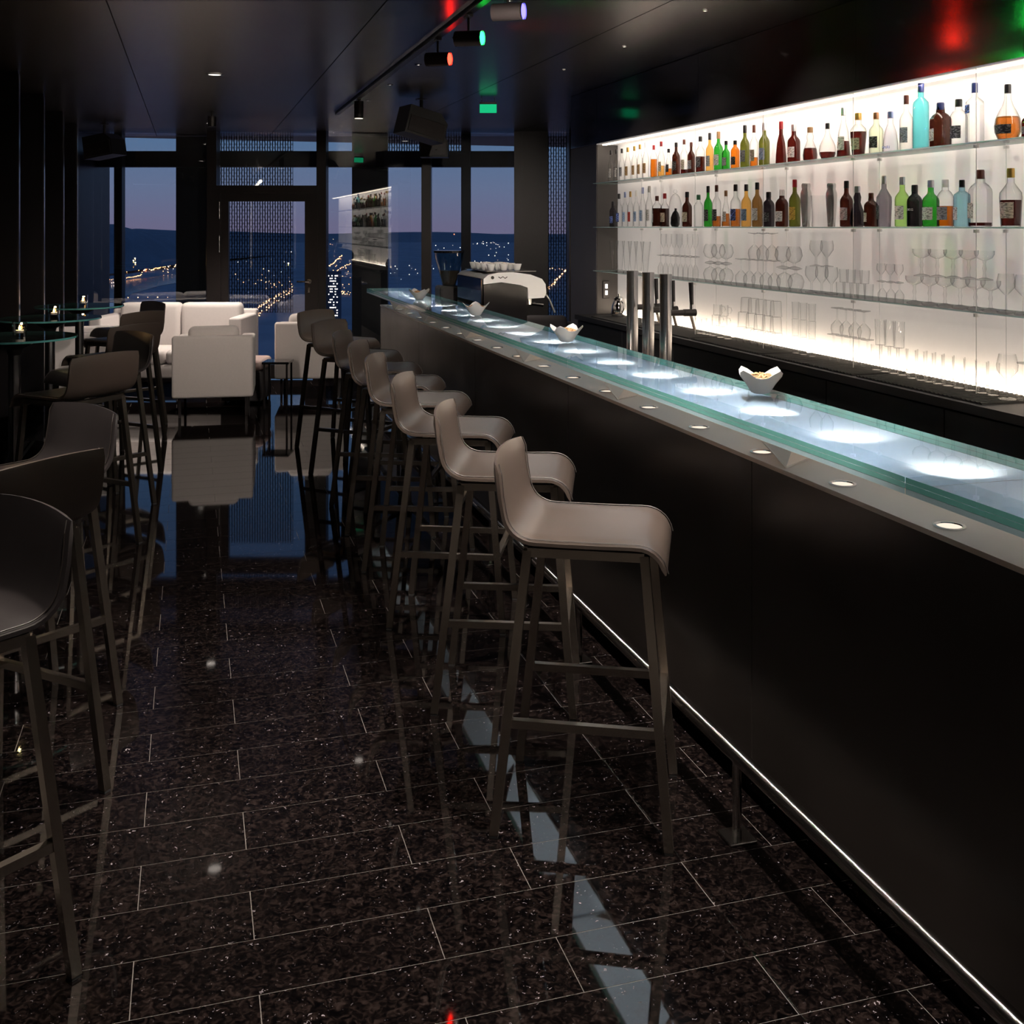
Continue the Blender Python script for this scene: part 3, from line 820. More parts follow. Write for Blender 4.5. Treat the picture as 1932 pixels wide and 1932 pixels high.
# ================================================================== BAR STOOLS
def shell_profile():
    """centre line of the bent seat shell, (x, z)"""
    pts = [(-0.232, 0.998), (-0.226, 0.96), (-0.216, 0.90), (-0.206, 0.86)]
    c = (-0.118, 0.872); r = 0.088                    # bend between back and seat
    for i in range(1, 9):
        a = math.radians(186 + i*84/8)
        pts.append((c[0]+r*math.cos(a), c[1]+r*math.sin(a)))
    pts += [(-0.05, 0.783), (0.05, 0.783), (0.125, 0.784)]
    c = (0.135, 0.716); r = 0.068
    for i in range(1, 7):
        a = math.radians(90 - i*72/6)
        pts.append((c[0]+r*math.cos(a), c[1]+r*math.sin(a)))
    pts.append((0.207, 0.720))
    return [(x*1.05, z) for x, z in pts]
def make_stool(lm):
    st = empty('bar_stool')
    pr = shell_profile(); n = len(pr); th = 0.021
    nor = []
    for i in range(n):
        a = Vector(pr[max(i-1,0)]); b = Vector(pr[min(i+1,n-1)]); d = (b-a).normalized()
        nor.append(Vector((-d.y, d.x)))
    wid = 0.425; ys = 11
    ring = []
    # cross-section: shell with rounded side edges
    def row(i):
        out = []
        p = Vector(pr[i]); q = nor[i]
        endk = 1.0
        if i == 0 or i == n-1: endk = 0.35
        up = max(0.0, min(1.0, (p.y-0.80)/0.15))
        sec = []
        for j in range(ys):                          # inner/top side
            u = -1 + 2*j/(ys-1)
            e = 0.0 if abs(u) > .999 else 1.0
            sec.append((u, 0.5 if e else 0.22))
        for j in range(ys):                          # outer/under side
            u = 1 - 2*j/(ys-1)
            e = 0.0 if abs(u) > .999 else 1.0
            sec.append((u, -0.5 if e else -0.22))
        tap = 1.0 - 0.05*max(0, (p.y-0.95)/0.05) if i < 3 else 1.0
        for (u, k) in sec:
            uu = u*(1.0 if abs(k) < .3 else (0.985 if abs(u) > .999 else 1.0))
            y = uu*wid/2*tap
            bow = 0.022*up*(u*u) - 0.010*up
            side = -0.006*(1-up)*(1-u*u) if i < n-4 else 0
            x = p.x + q.x*th*k*endk + bow
            z = p.y + q.y*th*k*endk + side - (0.012*(u*u) if i == 0 else 0)
            out.append((x, y, z))
        return out
    rws = [row(i) for i in range(n)]
    m_ = len(rws[0]); vs = [v for r in rws for v in r]; fs = []
    for i in range(n-1):
        for j in range(m_):
            w = (j+1) % m_
            fs.append((i*m_+j, (i+1)*m_+j, (i+1)*m_+w, i*m_+w))
    fs.append(tuple(range(m_))); fs.append(tuple((n-1)*m_+j for j in reversed(range(m_))))
    sh = MB().add(vs, fs).build('seat_shell', lm, st, 62)
    for s in (0, ys-1):
        idx = 0 if s == 0 else ys-1
        MB().tube([Vector(rws[i][idx]) + Vector((0, (.010 if s == 0 else -.010), 0)) + Vector((nor[i].x, 0, nor[i].y))*0.0052 for i in range(n)], 0.0016, 5).build('seam', 'seam', sh)
    tw = 0.024
    tops = {(-1,-1): (-0.150,-0.168), (1,-1): (0.160,-0.168), (-1,1): (-0.150,0.168), (1,1): (0.160,0.168)}
    bots = {(-1,-1): (-0.235,-0.205), (1,-1): (0.225,-0.205), (-1,1): (-0.235,0.205), (1,1): (0.225,0.205)}
    zt_ = 0.757
    for kx in tops:
        lg = MB().vleg((*tops[kx], zt_), (*bots[kx], 0.008), tw).build('leg', 'leg_steel', st)
        MB().box(bots[kx][0]-.011, bots[kx][0]+.011, bots[kx][1]-.011, bots[kx][1]+.011, 0.0005, 0.008).build('glide', 'rubber', lg)
    def at(kx, z):
        u = (zt_-z)/zt_
        return Vector((tops[kx][0]+(bots[kx][0]-tops[kx][0])*u, tops[kx][1]+(bots[kx][1]-tops[kx][1])*u, z))
    for s in (-1, 1):
        MB().bar(at((-1,s), .30), at((1,s), .30), 0.020, 0.022).build('stretcher', 'leg_steel', st)
    MB().bar(at((1,-1), .30), at((1,1), .30), 0.022, 0.022).build('footrest', 'leg_steel', st)
    f = MB()
    f.bar((-.150,-.168,.752), (.160,-.168,.752), .024); f.bar((-.150,.168,.752), (.160,.168,.752), .024)
    f.bar((-.150,-.168,.752), (-.150,.168,.752), .024); f.bar((.160,-.168,.752), (.160,.168,.752), .024)
    f.build('seat_frame', 'leg_steel', st)
    return st
proto = make_stool('leather')
right = [(1.075, 2.86, -10), (1.07, 3.638, -5), (1.066, 4.43, -7), (1.075, 5.19, -5), (1.085, 5.82, -6), (1.08, 6.44, -6), (1.065, 7.18, -24), (1.06, 8.08, -30)]
wds = ['nearest', 'second', 'third', 'fourth', 'fifth', 'sixth', 'seventh', 'farthest']
for i, (L, t, al) in enumerate(right):
    o = proto if i == 0 else copy_tree(proto)
    o.location = (L, t, 0); o.rotation_euler = (0, 0, math.radians(al) - PHI)
    tag(o, 'brown leather bar stool at the glass bar, %s from the camera' % wds[i], 'bar stool', 'stools along the bar')
lab = ['black leather bar stool at the left picture edge, showing its near side', 'brown backed bar stool on the left, second from the camera', 'stool with blue sheen on its leather, third on the left',
       'dark brown stool back with gold frame bar, fourth on the left', 'black leather stool behind the brown one, fifth on the left', 'brown stool back above two crossing legs, sixth on the left',
       'brown stool back before the white sofa, seventh on the left', 'black stool farthest on the left, against the white sofa']
left = [((-1.25, 2.28), 233, 'leather_black'), ((-1.47, 3.04), 153, 'leather'), ((-1.64, 3.62), 232, 'leather_black'), ((-2.215, 5.50), 151, 'leather'), ((-2.40, 6.30), 230, 'leather_black'),
        ((-2.62, 7.10), 150, 'leather'), ((-2.93, 8.15), 152, 'leather'), ((-3.16, 8.92), 225, 'leather_black')]
proto_b = None
for i, ((xc, yc), al, lm_) in enumerate(left):
    if lm_ == 'leather_black' and proto_b is None:
        o = proto_b = make_stool('leather_black')
    else:
        o = copy_tree(proto_b if lm_ == 'leather_black' else proto)
    o.location = c2w(xc, yc, 0); o.rotation_euler = (0, 0, math.radians(al) - PHI)
    tag(o, lab[i], 'bar stool', 'stools at the high tables on the left')

# ================================================================== HIGH TABLES WITH CANDLES
def make_table(L, t, nm):
    tb_ = empty('high_table', (L, t, 0)); tag(tb_, 'round glass high table on a steel column, %s on the left' % nm, 'table', 'round high tables on the left')
    mb = MB(); zt2, th = 1.05, 0.010
    mb.mat(0).lathe([(0.305, zt2-th), (0.305, zt2)], 48)
    m2 = mb.build('table_top', ['table_glass', 'table_edge'], tb_)
    for p in m2.data.polygons:
        if abs(p.normal.z) < .5: p.material_index = 1
    MB().tube([(0,0,0.02), (0,0,0.985)], 0.030, 24).build('column', 'steel_brushed', tb_, 50)
    MB().lathe([(0.14, 0.0005), (0.14, 0.008), (0.13, 0.014), (0.035, 0.022)], 40).build('base_disc', 'steel_brushed', tb_, 40)
    MB().lathe([(0.031, 0.955), (0.04, 0.985), (0.105, 1.022), (0.11, 1.0385)], 24).build('top_bracket', 'black_frame', tb_, 40)
    return tb_
def make_candle(L, t, nm):
    c = empty('candle_holder', (L, t, 1.0505)); tag(c, 'lit tea candle in a clear square glass on the %s high table' % nm, 'candle', 'candles on the high tables')
    MB().sqlathe([(0.030, 0.0), (0.034, 0.075)]).build('glass_cup', 'cup_glass', c)
    MB().sqlathe([(0.029, 0.002), (0.030, 0.016)]).build('glass_foot', 'cup_glass', c)
    MB().lathe([(0.019, 0.017), (0.019, 0.030)], 14).build('tea_candle', 'wax', c, 40)
    fl_ = MB().lathe([(0.0005, 0.031), (0.0055, 0.037), (0.004, 0.046), (0.0003, 0.056)], 8).build('flame', 'flame', c, 60)
    lamp('candle_light', 'POINT', 0.35, (1.0, 0.55, 0.22), c, (0, 0, 0.062), 0.006)
for i, (px, py) in enumerate(((45, 636), (109, 600), (163, 577))):
    yc = 0.57*F/(py-428.0); p = c2w((px-966)/F*yc, yc, 0)
    nm = ('nearest visible', 'middle', 'farthest')[i]
    p.x -= .05; p.y += .04
    make_table(p.x, p.y, nm)
    make_candle(p.x+0.02, p.y+0.03, nm)
# ================================================================== BOTTLES
TINT = {
 'clear': (0.93,0.94,0.94), 'pale': (0.90,0.93,0.95), 'amber': (0.66,0.20,0.03), 'orange': (0.72,0.19,0.012), 'brown': (0.055,0.013,0.007), 'red': (0.085,0.009,0.006),
 'dark': (0.03,0.024,0.028), 'green': (0.03,0.34,0.03), 'olive': (0.13,0.14,0.02), 'lime': (0.44,0.76,0.22), 'aqua': (0.15,0.66,0.74), 'blue': (0.34,0.62,0.74),
 'grey': (0.30,0.28,0.32), 'gold': (0.78,0.42,0.10), 'lilac': (0.82,0.84,0.94), 'palegreen': (0.84,0.92,0.72), 'tan': (0.27,0.14,0.04), 'black': (0.02,0.018,0.02)}
for k_, c_ in TINT.items():
    # light crosses two walls, so each wall takes the square root of the tint
    glassy('bottle_'+k_, tuple(math.sqrt(x) for x in c_), edge=0.86 if k_ in ('clear','pale','lilac','palegreen') else 0.65, gloss=0.06, rough=0.03, blend=0.42, fmul=0.6)
CAPC = {'black': (0.012,0.011,0.013), 'red': (0.28,0.015,0.02), 'gold': (0.55,0.34,0.10), 'silver': (0.62,0.62,0.66), 'brown': (0.10,0.03,0.02), 'white': (0.75,0.74,0.72),
        'navy': (0.02,0.03,0.12), 'wood': (0.30,0.17,0.08), 'green': (0.05,0.16,0.08), 'bluegrey': (0.30,0.36,0.58), 'copper': (0.45,0.22,0.12)}
for k_, c_ in CAPC.items():
    principled('cap_'+k_, c_, 0.3, metal=0.8 if k_ in ('gold','silver','copper','bluegrey') else 0.0, noise=0.08)
LABC = {'white': (0.72,0.71,0.69), 'cream': (0.62,0.55,0.42), 'black': (0.02,0.02,0.022), 'grey': (0.32,0.32,0.34), 'navy': (0.03,0.05,0.16), 'red': (0.42,0.05,0.04), 'yellow': (0.62,0.42,0.08), 'tan': (0.36,0.22,0.10), 'blue': (0.30,0.42,0.62)}
for k_, c_ in LABC.items():
    m_, n_, out_ = newmat('label_'+k_)
    p_ = n_.nodes.new('ShaderNodeBsdfPrincipled'); p_.inputs['Roughness'].default_value = 0.55
    tcn = n_.nodes.new('ShaderNodeTexCoord'); mp = n_.nodes.new('ShaderNodeMapping'); mp.inputs['Scale'].default_value = (90, 90, 260)
    n_.links.new(tcn.outputs['Object'], mp.inputs[0])
    nz_ = n_.nodes.new('ShaderNodeTexNoise'); nz_.inputs['Scale'].default_value = 1.0; nz_.inputs['Detail'].default_value = 2
    n_.links.new(mp.outputs[0], nz_.inputs['Vector'])
    rp = n_.nodes.new('ShaderNodeValToRGB'); rp.color_ramp.elements[0].position = .42; rp.color_ramp.elements[1].position = .50
    dk = tuple(x*.35 for x in c_) if sum(c_) > .3 else tuple(min(1, x*6+.1) for x in c_)
    rp.color_ramp.elements[0].color = (*dk, 1); rp.color_ramp.elements[1].color = (*c_, 1)
    n_.links.new(nz_.outputs['Fac'], rp.inputs[0]); n_.links.new(rp.outputs[0], p_.inputs['Base Color']); n_.links.new(p_.outputs[0], out_.inputs[0])

BPROF = {  # (radius fraction, height fraction of the glass)
 'std':   [(.80,0),(.97,.012),(1,.03),(1,.60),(.93,.66),(.70,.72),(.45,.77),(.36,.82),(.34,1.0)],
 'slim':  [(.85,0),(1,.02),(1,.55),(.92,.63),(.62,.73),(.42,.82),(.36,1.0)],
 'squat': [(.85,0),(1,.02),(1,.66),(.95,.72),(.70,.80),(.42,.85),(.36,1.0)],
 'round': [(.45,0),(.75,.03),(.97,.16),(1,.28),(.92,.42),(.70,.55),(.42,.68),(.27,.80),(.22,1.0)],
 'cone':  [(.95,0),(1,.03),(.93,.25),(.74,.55),(.50,.70),(.36,.78),(.33,1.0)],
 'bulb':  [(.70,0),(.95,.05),(1,.20),(.90,.38),(.60,.55),(.42,.66),(.50,.80),(.36,.90),(.34,1.0)],
 'flare': [(.86,0),(.88,.03),(1,.55),(.96,.64),(.60,.74),(.34,.82),(.30,1.0)],
 'tall':  [(.90,0),(1,.02),(1,.70),(.94,.76),(.60,.81),(.38,.84),(.34,1.0)],
 'swell': [(.74,0),(.76,.03),(.98,.52),(1,.62),(.90,.70),(.60,.77),(.38,.82),(.36,1.0)],
 'shaker':[(.62,0),(.66,.02),(.92,.50),(1,.72),(.96,.80),(.72,.90),(.78,.94),(.80,1.0)]}
def prof_r(pr, f):
    for (r0, z0), (r1, z1) in zip(pr[:-1], pr[1:]):
        if z0 <= f <= z1: return r0 + (r1-r0)*((f-z0)/max(1e-6, z1-z0))
    return pr[-1][0]
def bottle(si, px, wpx, hpx, style, tint, cap, label, lab=None, liquid=None, sq=False, Loff=0.0, capfrac=0.16, labz=(.16,.46), capless=False, lettering=None):
    """one bottle on shelf si; px/wpx/hpx are the place and size it has in the photograph"""
    L = 2.875 + Loff
    t = t_at(px, L); d = depth(L, t)
    rad = wpx*d/F/2 * (0.97 if not sq else 0.93); h = hpx*d/F
    b = None
    pr = BPROF[style]
    hg = h*(1-capfrac*.55) if not capless else h
    prof = [(r*rad, z*hg) for r, z in pr]
    glass = 'bottle_'+tint
    mb = MB()
    if sq: mb.sqlathe(prof, ry=0.82)
    else: mb.lathe(prof, 20)
    b = mb.build('bottle', glass, None, 40)
    b.location = (L, t, SHZ[si]+0.0004)
    if sq: b.rotation_euler = (0, 0, -PHI+R.uniform(-.1,.1))
    tag(b, label, 'bottle', 'bottles on the %s shelf' % ('top', 'middle')[si])
    if not capless:
        rc = prof[-1][0]*1.18
        z0 = h*(1-capfrac)
        MB().lathe([(rc, z0), (rc, h*.97), (rc*.92, h)], 14).build('cap', 'cap_'+cap, b, 40)
    if liquid:
        fr_, col = liquid
        lp = [(max(.002, r*rad*.93), z*hg) for r, z in pr if z <= fr_*.98]
        lp = [(lp[0][0], hg*.02)] + lp[1:] + [(prof_r(pr, fr_)*rad*.93, fr_*hg)]
        ml_ = MB()
        if sq: ml_.sqlathe(lp, ry=0.82)
        else: ml_.lathe(lp, 18)
        ml_.build('liquid', 'bottle_'+col, b, 40)
    if lab:
        z0, z1 = labz
        n_ = 9; vs = []; fs = []
        # label wraps the front, the side turned to the guests
        for i in range(n_):
            a = PI + 0.35 + (-0.75 + 1.5*i/(n_-1))
            for f in (z0, z1):
                rr = prof_r(pr, f)*rad*1.012 + .0004
                if sq:
                    vs.append((-rr if True else 0, (-.75+1.5*i/(n_-1))*rr*.86, f*hg))
                else:
                    vs.append((rr*math.cos(a), rr*math.sin(a), f*hg))
        for i in range(n_-1): fs.append((2*i, 2*i+2, 2*i+3, 2*i+1))
        lo = MB().add(vs, fs).build('label', 'label_'+lab, b, 60)
    if lettering:
        txt, colm, zf, sz = lettering
        cu = bpy.data.curves.new('lettering', 'FONT'); cu.body = txt; cu.size = sz*h; cu.align_x = 'CENTER'; cu.extrude = 0.0004
        me_t = bpy.data.objects.new('tmp', cu); COL.objects.link(me_t)
        dg = bpy.context.evaluated_depsgraph_get(); dg.update()
        me = bpy.data.meshes.new_from_object(me_t.evaluated_get(dg)); bpy.data.objects.remove(me_t)
        rr = rad*1.03
        for v in me.vertices:     # bend the text round the bottle
            a = PI + 0.28 + v.co.x/rr
            z = v.co.y + zf*hg; q = rr + .0006 + v.co.z
            v.co = (q*math.cos(a), q*math.sin(a), z)
        me.materials.clear(); me.materials.append(MATS[colm])
        link('lettering', me, b)
    return b
def cx1(c): return 1100 + c/4.644
def cx2(c): return 1516 + c/4.644
S = 1/4.644
T = 'on the top shelf'
# top shelf (crop coordinates: centre x, width, top, base)
A1 = [
 (245,52,835,1115,'slim','clear','black','clear bottle with black cap, leftmost on the top shelf','white',None,False),
 (292,46,825,1108,'slim','clear','black','clear bottle with black cap, second from left on the top shelf','white',None,False),
 (340,50,815,1100,'slim','clear','black','clear bottle with dark cap just before the gold capped row','grey',None,False),
 (392,56,805,1095,'slim','clear','gold','first gold capped clear bottle on the top shelf','tan',None,False),
 (450,54,795,1090,'slim','clear','gold','second gold capped clear bottle on the top shelf','tan',None,False),
 (498,54,780,1085,'slim','clear','gold','third gold capped clear bottle on the top shelf','tan',None,False),
 (550,62,765,1082,'slim','clear','white','clear bottle with white cap, right end of the matching row','tan',None,False),
 (620,60,803,1090,'squat','clear','red','red capped whisky bottle with bright orange spirit and black label','black',(.62,'orange'),True),
 (685,64,775,1085,'slim','clear','red','red capped clear bottle with a little orange spirit left','cream',(.34,'gold'),False),
 (750,66,838,1078,'cone','clear','black','low cone shaped bottle with black cap, orange base','black',(.30,'orange'),False),
 (816,72,782,1070,'std','brown','black','dark amber bottle with a black label, orange neck','black',None,False),
 (886,66,752,1060,'std','clear','brown','clear bottle nearly empty with brown cap','cream',(.16,'red'),False),
 (948,66,780,1055,'std','brown','brown','reddish brown bottle with a grey label','grey',None,False),
 (1028,84,727,1045,'std','clear','black','broad clear bottle with dark brown label','black',(.48,'red'),False),
 (1110,70,692,1035,'std','gold','black','pale gold bottle with black cap and two labels','grey',None,False),
 (1187,84,685,1030,'std','green','wood','bright green tall bottle with white label on the top shelf','white',None,False),
 (1253,72,765,1020,'std','green','black','short dark green bottle beside the tall green one','grey',None,False),
 (1333,80,760,1010,'squat','orange','black','squat orange bottle with a black stopper','black',None,False),
 (1418,84,625,1000,'std','olive','black','olive bottle with long black neck foil and dark label','grey',None,False),
 (1498,74,620,990,'std','clear','brown','clear bottle with painted label and orange spirit at the base','cream',(.26,'orange'),False),
 (1588,98,600,980,'std','olive','silver','olive bottle with silver cap and pale blue label','blue',None,False),
 (1735,98,585,962,'cone','red','red','deep red tapering bottle without a label, red cap','brown',None,False),
 (1847,114,605,945,'std','red','silver','deep red bottle with white label on its left side','white',None,False)]
for (c,w,tp,bs,sty,ti,ca,lb_,la,li,sq) in A1:
    if lb_.startswith('deep red tapering'): la = None
    bottle(0, cx1(c), w*S, (bs-tp)*S, sty, ti, ca, lb_, la, li, sq, capfrac=.14 if tp > 700 else .18, Loff=R.uniform(-.012,.012) if c > 600 else 0)
A2 = [
 (58,130,632,930,'bulb','clear','wood','cut crystal decanter with dark spirit and wooden stopper',None,(.42,'red'),False),
 (210,150,598,915,'round','clear','black','bell shaped clear decanter with a black stopper',None,(.22,'red'),False),
 (350,122,452,890,'cone','clear','silver','tall slender necked bottle half full of red brown spirit','white',(.36,'red'),False),
 (480,146,503,880,'swell','clear','gold','broad shouldered bottle of red brown spirit with copper neck','cream',(.62,'red'),False),
 (636,124,497,862,'std','palegreen','copper','pale green bottle with dark oval label','black',None,False),
 (762,140,490,850,'cone','lilac','bluegrey','clear conical bottle with lilac tint and metal blue cap',None,None,False),
 (900,116,337,825,'std','clear','brown','tall clear bottle with a dark framed label','grey',None,False),
 (1028,142,208,805,'tall','aqua','navy','tall turquoise bottle with navy cap, tallest on the top shelf',None,None,False),
 (1200,168,403,795,'squat','brown','navy','square dark brown bottle with white label and navy cap','white',None,True),
 (1360,150,365,770,'squat','clear','black','clear rounded bottle with dark upright label and black stopper','black',None,False),
 (1500,142,222,755,'tall','clear','navy','tall clear bottle with navy cap and navy band','navy',None,True),
 (1790,230,235,725,'round','clear','black','big round cognac bottle with black neck on the top shelf','black',(.46,'amber'),False),
 (1968,110,470,712,'squat','red','brown','dark red bottle cut off by the right picture edge','grey',None,False)]
for (c,w,tp,bs,sty,ti,ca,lb_,la,li,sq) in A2:
    lz = (.58,.80) if 'navy band' in lb_ else (.16,.46)
    if 'cognac' in lb_: lz = (.12, .30)
    if 'navy band' in lb_: lz = (.55,.70)
    bottle(0, cx2(c), w*S, (bs-tp)*S, sty, ti, ca, lb_, la, li, sq, labz=lz, lettering=('MARI','label_navy',.10,.10) if 'lilac' in lb_ else None)
B1 = [
 (262,62,1310,1530,'squat','grey','black','dark grey clear bottle, leftmost on the middle shelf','navy',None,False),
 (316,58,1240,1530,'std','clear','black','clear bottle with navy band, second from left on the middle shelf','navy',None,False),
 (368,52,1225,1530,'std','clear','bluegrey','clear bottle with blue label near the left of the middle shelf','blue',None,False),
 (415,52,1220,1530,'std','clear','gold','clear bottle with red and white label and gold cap','red',None,False),
 (466,52,1212,1530,'std','clear','white','clear bottle with bright blue base','blue',None,False),
 (522,60,1185,1530,'slim','clear','bluegrey','frosted clear bottle with blue cap on the middle shelf','blue',None,False),
 (580,64,1172,1530,'slim','clear','white','tall frosted bottle with white cap on the middle shelf','white',None,False),
 (648,84,1258,1528,'squat','clear','brown','squat bottle of amber spirit with brown cap','white',(.66,'brown'),True),
 (716,80,1235,1528,'std','clear','red','bottle with cream label standing behind the glass dome','cream',(.60,'brown'),False),
 (912,90,1220,1526,'std','brown','black','dark brown bottle with a cream label band','cream',None,False),
 (1012,86,1245,1526,'squat','clear','green','empty clear squat bottle with dark stopper',None,None,False),
 (1096,76,1168,1525,'std','green','black','green bottle with black cap on the middle shelf','black',None,False),
 (1170,80,1160,1525,'std','clear','brown','clear bottle with round black label and amber base','black',(.28,'amber'),False),
 (1252,78,1205,1523,'cone','clear','wood','small clear bottle with white label and amber base','white',(.40,'amber'),False),
 (1336,92,1152,1523,'std','clear','black','bottle with navy label and red amber spirit','navy',(.46,'amber'),False),
 (1430,92,1150,1522,'std','gold','black','golden bottle with grey blue labels, black cap','blue',None,False),
 (1526,94,1133,1521,'std','tan','black','tan bottle with plain white label','white',None,False),
 (1626,108,1215,1520,'squat','dark','black','blue black bottle with black cap','black',None,False),
 (1742,116,1195,1519,'squat','brown','white','round brown bottle with slanted white label','white',None,False),
 (1855,102,1105,1518,'std','olive','red','olive green bottle with yellow label and red cap','yellow',None,False)]
for (c,w,tp,bs,sty,ti,ca,lb_,la,li,sq) in B1:
    bottle(1, cx1(c), w*S, (bs-tp)*S, sty, ti, ca, lb_, la, li, sq, Loff=0.03 if 'behind' in lb_ else 0.0)
B2 = [
 (376,114,1110,1512,'std','brown','black','brown bottle with white label right of the steel shaker','white',None,False),
 (472,136,1155,1510,'bulb','dark','silver','dark bulbous decanter with silver stopper',None,None,False),
 (592,112,1212,1508,'squat','brown','brown','squat brown bottle with white square label','white',None,True),
 (705,124,1062,1508,'flare','grey','silver','tall smoke grey bottle with silver cap','black',None,True),
 (865,130,1072,1508,'std','lime','silver','fluted lime green bottle with silver cap','white',None,False),
 (974,134,1140,1506,'squat','black','black','black bottle with white lettering',None,None,False),
 (1115,148,1097,1505,'std','green','silver','bright green round bottle with white label on the middle shelf','white',None,False),
 (1242,146,1090,1503,'squat','clear','white','clear bottle half full of orange spirit','grey',(.48,'orange'),False),
 (1388,128,1090,1500,'tall','blue','black','pale blue square bottle with black cap','white',None,True),
 (1548,184,998,1496,'squat','clear','brown','crystal pattern clear bottle with reddish base','white',(.08,'red'),True),
 (1816,194,980,1492,'flare','clear','gold','wide clear cognac bottle with gold cap, rightmost on the middle shelf','cream',(.50,'red'),False)]
for (c,w,tp,bs,sty,ti,ca,lb_,la,li,sq) in B2:
    bottle(1, cx2(c), w*S, (bs-tp)*S, sty, ti, ca, lb_, la, li, sq, lettering=('DOG','label_white',.42,.075) if 'lettering' in lb_ else None)
# steel shakers, mixing glass and glass dome on the middle shelf
for c, nm in ((22, 'left of the mixing glass'), (245, 'right of the mixing glass')):
    t = t_at(cx2(c), 2.875); d = depth(2.875, t)
    o = MB().lathe([(r*98*S*d/F/2, z*368*S*d/F) for r, z in BPROF['shaker']], 24).build('cocktail_shaker', 'shaker_steel', None, 40)
    o.location = (2.875, t, SHZ[1]+.0004); tag(o, 'polished steel cocktail shaker %s' % nm, 'shaker', 'steel shakers on the middle shelf')
    MB().lathe([(.80*98*S*d/F/2, 368*S*d/F), (.70*98*S*d/F/2, 380*S*d/F)], 20).build('shaker_lid', 'shaker_steel', o, 40)
t = t_at(cx2(815-1932+416*4.644-1932+1932), 2.87) if False else t_at(cx1(812), 2.865)
d = depth(2.865, t); u = S*d/F
gd_ = empty('glass_dome', (2.862, t, SHZ[1]+.0004)); tag(gd_, 'clear glass dome with knob covering a tilted black flask', 'glass dome')
MB().lathe([(56*u,0),(57*u,150*u),(52*u,215*u),(38*u,262*u),(18*u,285*u),(5*u,290*u)], 24, closed_bot=False).build('dome', 'clear_glass', gd_, 60)
MB().lathe([(5*u,290*u),(16*u,300*u),(18*u,312*u),(10*u,326*u)], 12).build('knob', 'clear_glass', gd_, 60)
fk = MB().lathe([(30*u,0),(40*u,20*u),(40*u,80*u),(26*u,120*u),(10*u,140*u),(10*u,160*u)], 16).build('tilted_flask', 'black_gloss', None, 50)
fk.location = (2.862, t+.004, SHZ[1]+.002); fk.rotation_euler = (0.10, 0, 0); tag(fk, 'black flask leaning inside the glass dome', 'flask')

# ================================================================== GLASSWARE
def gl_mesh(name, prof, n=18, extra=None):
    mb = MB().lathe(prof, n, closed_top=False, closed_bot=True)
    return mb.mesh(name, 'clear_glass', 50)
GP = {
 'pilsner': [(.028,0),(.029,.008),(.014,.016),(.016,.03),(.024,.12),(.034,.217)],
 'flute': [(.030,0),(.030,.003),(.004,.008),(.0035,.055),(.010,.065),(.021,.095),(.022,.13),(.019,.165)],
 'snifter': [(.031,0),(.031,.003),(.005,.010),(.006,.024),(.030,.036),(.041,.062),(.036,.092),(.026,.108)],
 'wine': [(.032,0),(.032,.003),(.004,.008),(.0035,.062),(.014,.072),(.031,.092),(.033,.112),(.027,.142)],
 'goblet': [(.030,0),(.030,.003),(.005,.008),(.0045,.045),(.012,.054),(.030,.080),(.031,.100),(.027,.125)],
 'coupe': [(.031,0),(.031,.003),(.007,.010),(.0045,.03),(.0075,.045),(.0045,.062),(.007,.074),(.028,.084),(.036,.098),(.036,.112)],
 'small': [(.019,0),(.021,.05),(.021,.06)],
 'tumbler': [(.029,0),(.031,.01),(.034,.088)],
 'highball': [(.026,0),(.027,.008),(.030,.150)],
 'mug': [(.033,0),(.034,.008),(.033,.085)],
 'mixing': [(.040,0),(.042,.01),(.040,.03),(.044,.135),(.046,.15)],
 'big_wine': [(.038,0),(.038,.003),(.005,.01),(.005,.085),(.018,.098),(.045,.130),(.047,.155),(.036,.205)]}
GM = {k_: gl_mesh(k_+'_glass', p_) for k_, p_ in GP.items()}
# cut pattern tall glass: fluted wall
def fluted():
    mb = MB(); n = 36; vs = []; fs = []; zs = [0,.01,.05,.10,.15]
    for i in range(n):
        a = 2*PI*i/n
        for q, z in enumerate(zs):
            r = (.028 + .004*z/.15) * (1 + (.05 if (i + q) % 3 == 0 else -.02))
            vs.append((r*math.cos(a+z*4), r*math.sin(a+z*4), z))
    k = len(zs)
    for i in range(n):
        j = (i+1) % n
        for q in range(k-1): fs.append((i*k+q, j*k+q, j*k+q+1, i*k+q+1))
    fs.append(tuple(i*k for i in range(n)))
    return mb.add(vs, fs).mesh('patterned_glass', 'clear_glass')
GM['patterned'] = fluted()
GP['patterned'] = [(0,0),(0,.15)]
mugh = MB().tube([(.033,0,.07),(.055,0,.066),(.060,0,.045),(.052,0,.024),(.034,0,.018)], .004, 6).mesh('handle', 'clear_glass', 60)
def glass_row(kind, name, pxs, z, phrase, group, inverted=False, L=2.885, cat='glass', scale=1.0, tier=None):
    h = GP[kind][-1][1]*scale
    for i, px in enumerate(pxs):
        t = t_at(px, L)
        o = link(name, GM[kind], None, (L, t, z + (h if inverted else 0) + .0004))
        o.scale = (scale, scale, scale)
        if inverted: o.rotation_euler = (PI, 0, 0)
        else: o.rotation_euler = (0, 0, -.6)
        nth = 'leftmost' if i == 0 else ('rightmost' if i == len(pxs)-1 else ORD[i]+' from the left')
        tag(o, '%s, %s' % (phrase, nth) if len(pxs) > 1 else phrase, cat, group)
        if kind == 'mug': link('handle', mugh, o)
    return h
def lin(a, b, n): return [a + (b-a)*i/(n-1) for i in range(n)] if n > 1 else [a]
def cx3(c): return 1100 + c/4.644
z3 = SHZ[2]
glass_row('mixing', 'mixing_glass', [cx2(150)], SHZ[1], 'clear mixing glass between the two steel shakers', 'mixing glass', cat='glass')
